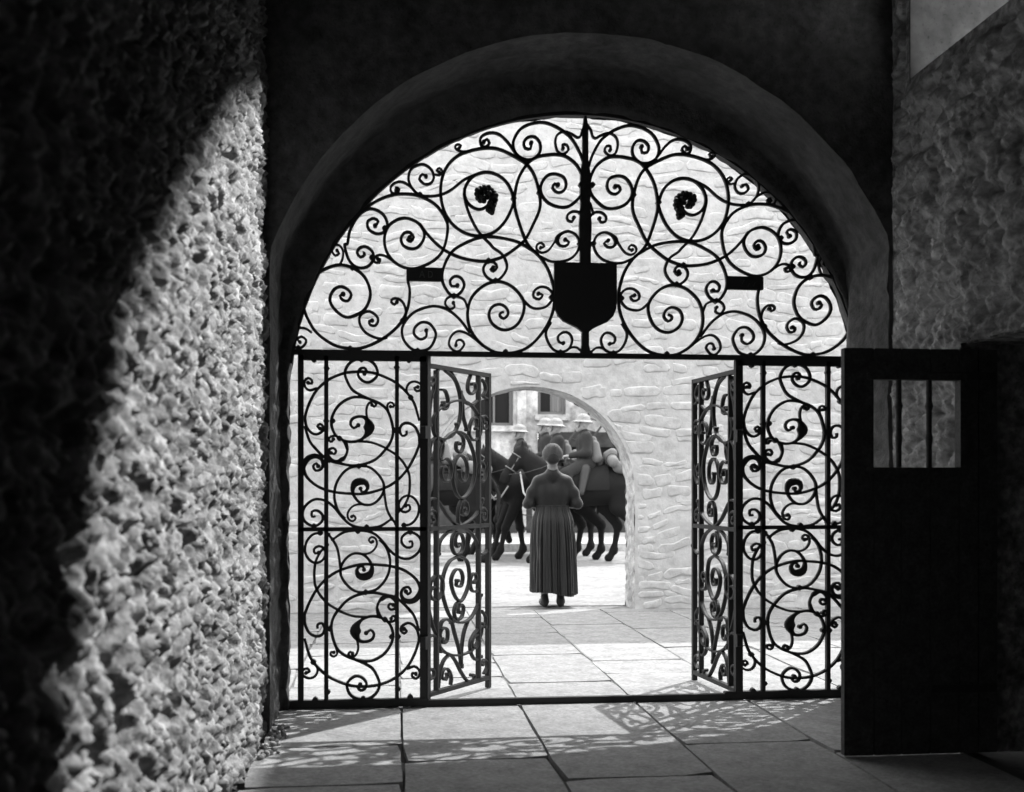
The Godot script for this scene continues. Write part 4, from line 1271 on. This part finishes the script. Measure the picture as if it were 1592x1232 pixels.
	var left := func(i: int, j: int) -> Vector3:
		var f := 1.5 + i * 0.0085
		var y := j * 0.0085
		var a := c1.get_noise_2d(f, y * 0.8) + 1.0
		var b := c2.get_noise_2d(f, y * 0.85) + 1.0
		var c := c5.get_noise_2d(f, y) + 1.0
		var pit := smoothstep(0.12, 0.4, c6.get_noise_2d(f, y * 0.7))
		var v := clampf(0.5 + 1.3 * c3.get_noise_2d(f * 1.7 + 9.0, y * 1.7), 0.0, 1.0)
		var d := 0.04 - a * a * 0.05 * (1.3 - v) - pow(b, 1.7) * lerpf(0.042, 0.07, v) - c * lerpf(0.010, 0.024, v) + c3.get_noise_2d(f, y) * 0.02 + c4.get_noise_2d(f, y) * 0.008 - pit * 0.045
		return Vector3(LEFT - 0.02 + d, y, -f)
	put("face", sheet(466, 460, left, Vector3(1, 0, 0)), m_cast, lw)
	slab("core", -1.2, LEFT - 0.16, 0.0, 5.7, 1.51, FACE + 0.02, m_cast, lw)
	slab("core", -1.2, LEFT - 0.02, 0.0, 5.7, -1.6, 1.53, m_cast, lw)

	# ------------------------------------------------ right wall: rubble, with a doorway and a high opening
	var rw := thing("rubble_wall", "right wall of coarse rubble with a doorway and a high opening", "wall")
	var r1 := noise(51, 5.5, 1, FastNoiseLite.TYPE_CELLULAR)
	var r2 := noise(52, 13.0, 1, FastNoiseLite.TYPE_CELLULAR)
	var r3 := noise(53, 2.0, 3)
	var r4 := noise(54, 26.0, 4)
	var right := func(i: int, j: int) -> Vector3:
		var f := 3.6 + i * 0.0125
		var y := j * 0.0125
		var g := f * 0.9 + y * 0.25
		var a := r1.get_noise_2d(g, y * 1.5 - f * 0.2) + 1.0
		var b := r2.get_noise_2d(g, y * 1.2) + 1.0
		var c := c5.get_noise_2d(f, y) + 1.0
		var d := a * a * a * 0.05 + pow(b, 2.0) * 0.055 + c * 0.018 + r3.get_noise_2d(f, y) * 0.03 + r4.get_noise_2d(f, y) * 0.009 - 0.05
		d *= 1.0 - smoothstep(5.34, 5.44, f)
		if f < 5.29:
			d *= 1.0 - smoothstep(3.15, 3.235, y)
		elif y > 3.2:
			d *= smoothstep(5.235, 5.3, f)
		return Vector3(RIGHT + 0.012 + d, y, -f)
	var hole := func(i: int, j: int) -> bool:
		var f := 3.6 + i * 0.0125
		var y := j * 0.0125
		return (f < 4.68 and y < 1.845) or (f < 5.235 and y > 3.247) or f < 3.68
	put("face", sheet(148, 328, right, Vector3(-1, 0, 0), hole), m_rubble, rw)
	slab("core", RIGHT + 0.16, 2.96, 0.0, 3.24, 4.72, FACE + 0.02, m_rubble, rw)
	slab("core", RIGHT + 0.16, 2.96, 1.85, 3.24, 3.6, 4.72, m_rubble, rw)
	slab("core", RIGHT, 2.88, 0.0, 5.7, -1.6, 3.42, m_rubble, rw)
	slab("core", RIGHT + 0.01, 2.96, 0.0, 3.22, 3.4, 3.69, m_rubble, rw)
	slab("core", RIGHT + 0.16, 2.96, 3.2, 5.7, 5.24, FACE + 0.02, m_rubble, rw)
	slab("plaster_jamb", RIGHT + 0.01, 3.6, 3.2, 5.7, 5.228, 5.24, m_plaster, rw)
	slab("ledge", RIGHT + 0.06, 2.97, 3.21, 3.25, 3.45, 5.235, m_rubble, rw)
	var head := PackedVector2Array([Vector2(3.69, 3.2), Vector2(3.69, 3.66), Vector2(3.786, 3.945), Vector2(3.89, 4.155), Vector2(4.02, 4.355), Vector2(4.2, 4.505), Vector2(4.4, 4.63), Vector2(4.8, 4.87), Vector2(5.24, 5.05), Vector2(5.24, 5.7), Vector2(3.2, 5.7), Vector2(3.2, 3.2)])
	var hd := put("beam_cut_head", prism(head, 2.87, 2.97).commit(), m_plaster, rw)  # unseen thin panel, curve shaped to cut the lamp light on the left wall
	hd.basis = Basis(Vector3(0, 0, -1), Vector3(0, 1, 0), Vector3(1, 0, 0))
	# doorway: rough far jamb, lintel underside, dark back
	var jn := func(i: int, j: int) -> Vector3:
		var x := RIGHT - 0.01 + i * 0.02
		var y := j * 0.02
		return Vector3(x, y, -4.715 - r1.get_noise_2d(x, y * 1.3) * 0.03 - r4.get_noise_2d(x, y) * 0.006)
	put("door_jamb", sheet(42, 93, jn, Vector3(0, 0, 1)), m_rubble, rw)
	slab("lintel", RIGHT + 0.02, 3.4, 1.848, 1.95, 3.6, 4.72, m_rubble, rw)
	slab("doorway_back", 3.36, 3.46, 0.0, 1.95, 3.4, 4.75, m_rubble, rw)
	slab("doorway_side", 2.96, 3.46, 0.0, 1.95, 3.4, 3.69, m_rubble, rw)

	# ------------------------------------------------ what closes the passage, outside the frame, and the added loft
	struct(slab("ceiling", -1.3, 3.1, 5.7, 5.9, -1.7, FACE + 0.3, m_inner, self))
	struct(slab("back_wall", -1.3, 3.1, 0.0, 5.7, -1.8, -1.55, m_inner, self))
	struct(slab("added_loft_floor", 2.97, 7.5, 3.0, 3.2, 2.5, 6.1, m_inner, self))  # unseen loft, added to keep the sun out of the high opening
	struct(slab("added_loft_roof", 2.6, 7.6, 8.2, 8.4, 2.4, 6.1, m_inner, self))
	struct(slab("added_loft_wall", 7.4, 7.6, 3.28, 8.2, 2.5, 6.1, m_inner, self))
	struct(slab("added_loft_wall", 2.97, 7.4, 3.28, 8.2, 2.4, 2.5, m_inner, self))
	struct(slab("added_loft_wall", 2.97, 7.4, 3.28, 8.2, 6.0, 6.1, m_inner, self))
	struct(slab("added_loft_wall", 2.75, 2.97, 5.7, 8.2, 2.5, 6.1, m_inner, self))

	# ------------------------------------------------ courtyard wall
	var cw := thing("courtyard_wall", "pale limewashed rubble wall across the courtyard with a small arch", "wall")
	var cn := noise(61, 2.4, 4)
	var crel := func(p: Vector2) -> float: return 0.004 + cn.get_noise_2d(p.x, p.y * 2.0) * 0.007
	var ap := arch_path(Vector2(1.315, 1.141), 1.028, -9.0, 9.0, 48)
	arched_wall(cw, ap, arch_path(Vector2(1.315, 1.141), 1.02, -9.0, 9.0, 48), COURT, 10.93, 10.96, -6.0, 9.0, 5.4, crel, m_lime[0], grey(0.66, 0.95, tex_wall, 1.1, nrm_stone, 0.9), m_lime[1], 44, 1.5)
	var cut := PackedVector2Array()
	cut.append(Vector2(0.26, -0.5))
	for k in 33:
		cut.append(Vector2(1.315, 1.141) + Vector2.from_angle(PI - PI * k / 32) * 1.055)
	cut.append(Vector2(2.37, -0.5))
	rubble_courses(cw, -1.6, 5.0, 5.3, -COURT + 0.003, cut, m_lime)
	build_lunette()
	make_panel(-0.503, "tall iron scroll panel fixed at the left of the gateway, beside the roughcast wall")
	make_panel(1.939, "tall iron scroll panel fixed at the right of the gateway, partly behind the wooden door")
	make_leaf(Vector3(0.178, 0, -GATE), deg_to_rad(53.6), 1, "left gate leaf of black iron scrolls, swung open before the small arch")
	make_leaf(Vector3(1.925, -0.012, -GATE), deg_to_rad(96.2 - 180.0), -1, "right gate leaf of iron scrolls, swung open nearly edge-on before the pale wall")
	var sill := level_thing()
	build_door(m_wood)
	build_lamp(lamp_at, lamp_aim)
	build_scraps(m_cast)
	build_woman(Vector3(1.575, 0.0, -10.85))
	build_street()

func level_thing() -> Node3D:
	var t := thing("threshold_bar", "long black iron bar lying across the paving under the open gate leaves", "bar", Vector3(1.05, 0, -GATE))
	level(t, "bar", 0.02, -0.87, 0.87, 0.034, 0.0, 0.034)
	return t

func build_door(m_wood: Material) -> void:
	var t := thing("wooden_door", "black plank door standing open at the right, with a small barred opening", "door", Vector3(2.70, 0, -4.675))
	# boards with an opening left between them
	var x := -0.72
	var k := 0
	var edges := [-0.72, -0.58, -0.452, -0.317, -0.182, -0.09, 0.0]
	for i in 6:
		var a: float = edges[i] + 0.002
		var b: float = edges[i + 1] - 0.002
		if i >= 1 and i <= 3:
			var lo := 1.285
			var hi := 1.685
			box("plank", Vector3((a + b) / 2, lo / 2 + 0.005, 0), Vector3(b - a, lo - 0.01, 0.036), m_wood, t, 0.003)
			box("plank", Vector3((a + b) / 2, (hi + 1.82) / 2, 0), Vector3(b - a, 1.82 - hi, 0.036), m_wood, t, 0.003)
		else:
			box("plank", Vector3((a + b) / 2, 0.915, 0), Vector3(b - a, 1.81, 0.036), m_wood, t, 0.003)
	# window frame: the opening runs from -0.59 to -0.182
	for y in [1.275, 1.695]:
		box("window_frame", Vector3(-0.385, y, 0.008), Vector3(0.46, 0.03, 0.05), m_wood, t, 0.003)
	for q in [-0.17, -0.46, -0.318]:
		if q == -0.17:
			box("window_frame", Vector3(q, 1.485, 0.008), Vector3(0.028, 0.39, 0.05), m_wood, t, 0.003)
			continue
		var prof := PackedVector2Array()
		for j in 21:
			var s := j / 20.0
			prof.append(Vector2(0.0125 + 0.006 * exp(-pow((s - 0.33) / 0.03, 2)) + 0.006 * exp(-pow((s - 0.7) / 0.03, 2)), lerpf(1.285, 1.685, s)))
		put("turned_bar", lathe(prof, 12).commit(), m_wood, t, Vector3(q, 0, 0.006))
	for y in [0.25, 0.95, 1.755]:
		box("ledge", Vector3(-0.36, y, -0.034), Vector3(0.68, 0.11, 0.028), m_wood, t, 0.004)
	for y in [0.25, 0.95, 1.755]:
		for q in [-0.65, -0.52, -0.38, -0.25, -0.13, -0.05]:
			put("nail", lathe(PackedVector2Array([Vector2(0.0, 0.006), Vector2(0.006, 0.004), Vector2(0.009, 0.0)]), 8).commit(), iron, t, Vector3(q, y + rng.randf_range(-0.01, 0.01), 0.018)).rotation.x = PI / 2
	for y in [0.3, 1.7]:
		box("strap_hinge", Vector3(-0.16, y, 0.021), Vector3(0.3, 0.035, 0.006), iron, t, 0.002)
	put("latch", lathe(PackedVector2Array([Vector2(0.0, 0.03), Vector2(0.02, 0.024), Vector2(0.024, 0.01), Vector2(0.012, 0.0)]), 12).commit(), iron, t, Vector3(-0.05, 1.36, 0.02)).rotation.x = PI / 2

func build_lamp(at: Vector3, aim: Vector3) -> void:
	var t := thing("studio_lamp", "tall film lamp on a stand, unseen in the added loft beside the passage", "lamp", Vector3(at.x, 3.28, at.z))
	var drop := at.y - 3.28
	var body_node := put("housing", lathe(PackedVector2Array([Vector2(0.0, 0.3), Vector2(0.15, 0.28), Vector2(0.19, 0.2), Vector2(0.2, -0.02), Vector2(0.18, -0.02), Vector2(0.17, 0.16)]), 24).commit(), grey(0.05, 0.5), t, Vector3(0, drop, 0))
	var d := (aim - at).normalized()
	body_node.basis = Basis(Quaternion(Vector3.DOWN, d))
	var glow := StandardMaterial3D.new()
	glow.albedo_color = Color(0.9, 0.9, 0.9)
	glow.emission_enabled = true
	glow.emission = Color(1, 1, 1)
	glow.emission_energy_multiplier = 3.0
	put("lens", lathe(PackedVector2Array([Vector2(0.0, 0.03), Vector2(0.08, 0.022), Vector2(0.11, 0.01), Vector2(0.11, 0.03), Vector2(0.0, 0.04)]), 24).commit(), glow, body_node)
	var st := tube([Vector3(0, 0.9, 0), Vector3(0, drop - 0.24, 0)], [0.025, 0.02], 10)
	put("pole", st.commit(), grey(0.1, 0.4), t)
	for k in 3:
		var a := TAU * k / 3
		put("leg", tube([Vector3(0, 0.95, 0), Vector3(cos(a) * 0.6, 0.02, sin(a) * 0.6)], [0.018, 0.018], 8).commit(), grey(0.1, 0.4), t)

func build_scraps(m_cast: Material) -> void:
	var crumbs := SurfaceTool.new()
	crumbs.begin(Mesh.PRIMITIVE_TRIANGLES)
	for k in 46:
		var r := rng.randf_range(0.006, 0.02)
		var pts := []
		var m := SphereMesh.new()
		m.radius = r
		m.height = r * 1.5
		m.radial_segments = 6
		m.rings = 3
		var f := rng.randf_range(4.9, 5.6)
		var x := LEFT + 0.02 + absf(rng.randfn(0.0, 0.04))
		crumbs.append_from(m, 0, Transform3D(Basis(Vector3(rng.randf(), rng.randf(), rng.randf() + 0.1).normalized(), rng.randf() * 6.0).scaled(Vector3(1.0, 0.8, 1.3)), Vector3(x, r * 0.5, -f)))
	var cr := put("plaster_crumbs", crumbs.commit(), m_cast, self)
	tag(cr, "loose crumbs of plaster along the foot of the roughcast wall", "rubble")
	stuff(cr)

func build_street() -> void:
	# kerb and pavement on the far side
	var kerb := Node3D.new()
	kerb.name = "kerb"
	add_child(kerb)
	struct(kerb)
	var mk := grey(0.5, 0.9, tex_stone, 0.8, nrm_stone, 0.5)
	var x := -8.0
	while x < 16.0:
		var L := rng.randf_range(0.8, 1.2)
		box("kerbstone", Vector3(x + L / 2, 0.04, -19.97), Vector3(L - 0.012, 0.2, 0.24), mk, kerb, 0.02)
		x += L
	var pv := struct(box("pavement", Vector3(4, 0.05, -22.35), Vector3(40, 0.16, 4.5), grey(0.45, 0.9, tex_stone, 0.4), self, 0.01))
	pv.set_meta("label", "pavement before the building across the street")
	# building across the street
	var b := thing("street_building", "pale stucco building across the street with two dark windows and a dark shopfront", "building", Vector3(0, 0, -24.6))
	var ms := grey(0.5, 0.95, tex_wall, 0.35, nrm_stone, 0.3)
	var md := grey(0.045, 0.7, tex_wall, 0.4)
	var mg := grey(0.015, 0.3)
	mg.metallic_specular = 0.15
	# stucco built round the openings: columns of wall between x positions
	for q in [[-4.0, 1.72, 0.1, 6.0], [1.72, 2.68, 0.1, 2.56], [1.72, 2.68, 3.95, 6.0], [2.68, 3.235, 0.1, 6.0], [3.235, 3.884, 2.42, 2.82], [3.235, 3.884, 3.95, 6.0], [3.884, 12.0, 2.42, 6.0]]:
		box("wall", Vector3((q[0] + q[1]) / 2, (q[2] + q[3]) / 2, -0.2), Vector3(q[1] - q[0], q[3] - q[2], 0.4), ms, b, 0.001)
	box("pilaster", Vector3(2.86, 3.1, 0.04), Vector3(0.2, 6.0, 0.1), ms, b, 0.02)
	for w in [[1.72, 2.68, 2.56], [3.235, 3.884, 2.82]]:
		var cx: float = (w[0] + w[1]) / 2
		var wd: float = w[1] - w[0]
		var win := Node3D.new()
		win.name = numbered(b, "window")
		b.add_child(win, true)
		win.position = Vector3(cx, w[2], 0)
		box("pane", Vector3(0, 0.7, -0.22), Vector3(wd, 1.4, 0.02), mg, win, 0.001)
		for s in [-1.0, 1.0]:
			box("frame", Vector3(s * (wd / 2 - 0.04), 0.7, -0.16), Vector3(0.08, 1.4, 0.08), grey(0.1, 0.7), win, 0.005)
		box("frame", Vector3(0, 0.035, -0.16), Vector3(wd - 0.16, 0.07, 0.08), grey(0.1, 0.7), win, 0.005)
		box("glazing_bar", Vector3(0.05, 0.72, -0.17), Vector3(0.045, 1.3, 0.05), grey(0.12, 0.7), win, 0.005)
		box("sill", Vector3(0, -0.07, 0.03), Vector3(wd + 0.16, 0.13, 0.2), ms, win, 0.02)
	if true:
		var cur := func(i: int, j: int) -> Vector3: return Vector3(3.55 + i * 0.028, 2.9 + j * 0.1, -0.2 + 0.012 * sin(i * 2.1))
		put("curtain", sheet(10, 10, cur, Vector3(0, 0, 1)), grey(0.16, 0.95), b)
	# shopfront
	box("sign_band", Vector3(7.6, 2.25, 0.05), Vector3(8.72, 0.34, 0.12), md, b, 0.01)
	var tm := TextMesh.new()
	tm.text = "D S"
	var sf := SystemFont.new()
	sf.font_names = PackedStringArray(["Droid Serif"])
	tm.font = sf
	tm.font_size = 32
	tm.pixel_size = 0.006
	tm.depth = 0.01
	put("lettering", tm, grey(0.12, 0.8), b, Vector3(3.47, 2.24, 0.115))
	box("shop_window", Vector3(7.6, 1.5, -0.1), Vector3(8.72, 1.5, 0.02), mg, b, 0.001)
	for k in 9:
		box("mullion", Vector3(3.28 + k * 1.02, 1.45, -0.06), Vector3(0.07, 1.25, 0.1), md, b, 0.005)
	box("transom", Vector3(7.6, 1.78, -0.05), Vector3(8.7, 0.06, 0.09), md, b, 0.005)
	box("stall_riser", Vector3(7.6, 0.47, -0.03), Vector3(8.72, 0.74, 0.2), md, b, 0.005)
	box("plinth", Vector3(-0.6, 0.5, 0.02), Vector3(7.4, 0.8, 0.1), md, b, 0.01)
	# ladder leaning along the front
	var ld := thing("ladder", "wooden ladder leaning sideways against the building behind the helmeted riders", "ladder", Vector3(0, 0, -24.2))
	var a0 := Vector3(2.3, 0.13, 0.2)
	var a1 := Vector3(4.75, 3.33, -0.2)
	var off := Vector3(0.42, -0.1, 0)
	for s in 2:
		put("rail", tube([a0 + off * s, a1 + off * s], [0.028, 0.024], 8).commit(), grey(0.035, 0.8), ld)
	for k in range(1, 13):
		var p := a0.lerp(a1, k / 13.5)
		put("rung", tube([p, p + off], [0.014, 0.014], 6).commit(), grey(0.035, 0.8), ld)
	# horses and riders
	var h0 := make_horse(Vector3(2.98, 0.0, -17.1), "near dark horse on the right with a rolled kit behind its saddle", true)
	var h1 := make_horse(Vector3(2.5, 0.0, -17.75), "dark horse beside the woman, striding left past her shoulder", false)
	var h2 := copy_of(h0, Vector3(2.5, 0.0, -18.7), "dark horse mostly hidden behind the one next to the woman")
	var h3 := copy_of(h1, Vector3(2.2, -0.02, -19.3), "farthest dark horse, under the lowest of the helmets")
	var h4 := copy_of(h1, Vector3(0.62, 0.0, -17.3), "dark horse ahead of the others, seen through the left gate leaf")
	var p0 := make_rider(Vector3(3.0, 0.03, -17.1), "soldier in a shallow steel helmet on the near horse at the right")
	copy_of(p0, Vector3(2.66, 0.0, -17.75), "soldier in a steel helmet directly above the woman's right shoulder")
	copy_of(p0, Vector3(2.62, 0.06, -18.7), "soldier whose helmet shows just left of and behind another helmet")
	copy_of(p0, Vector3(2.24, -0.02, -19.3), "soldier at the left of the group, helmet lowest of the four")
	copy_of(p0, Vector3(0.64, 0.0, -17.3), "soldier on the leading horse, behind the left gate leaf")
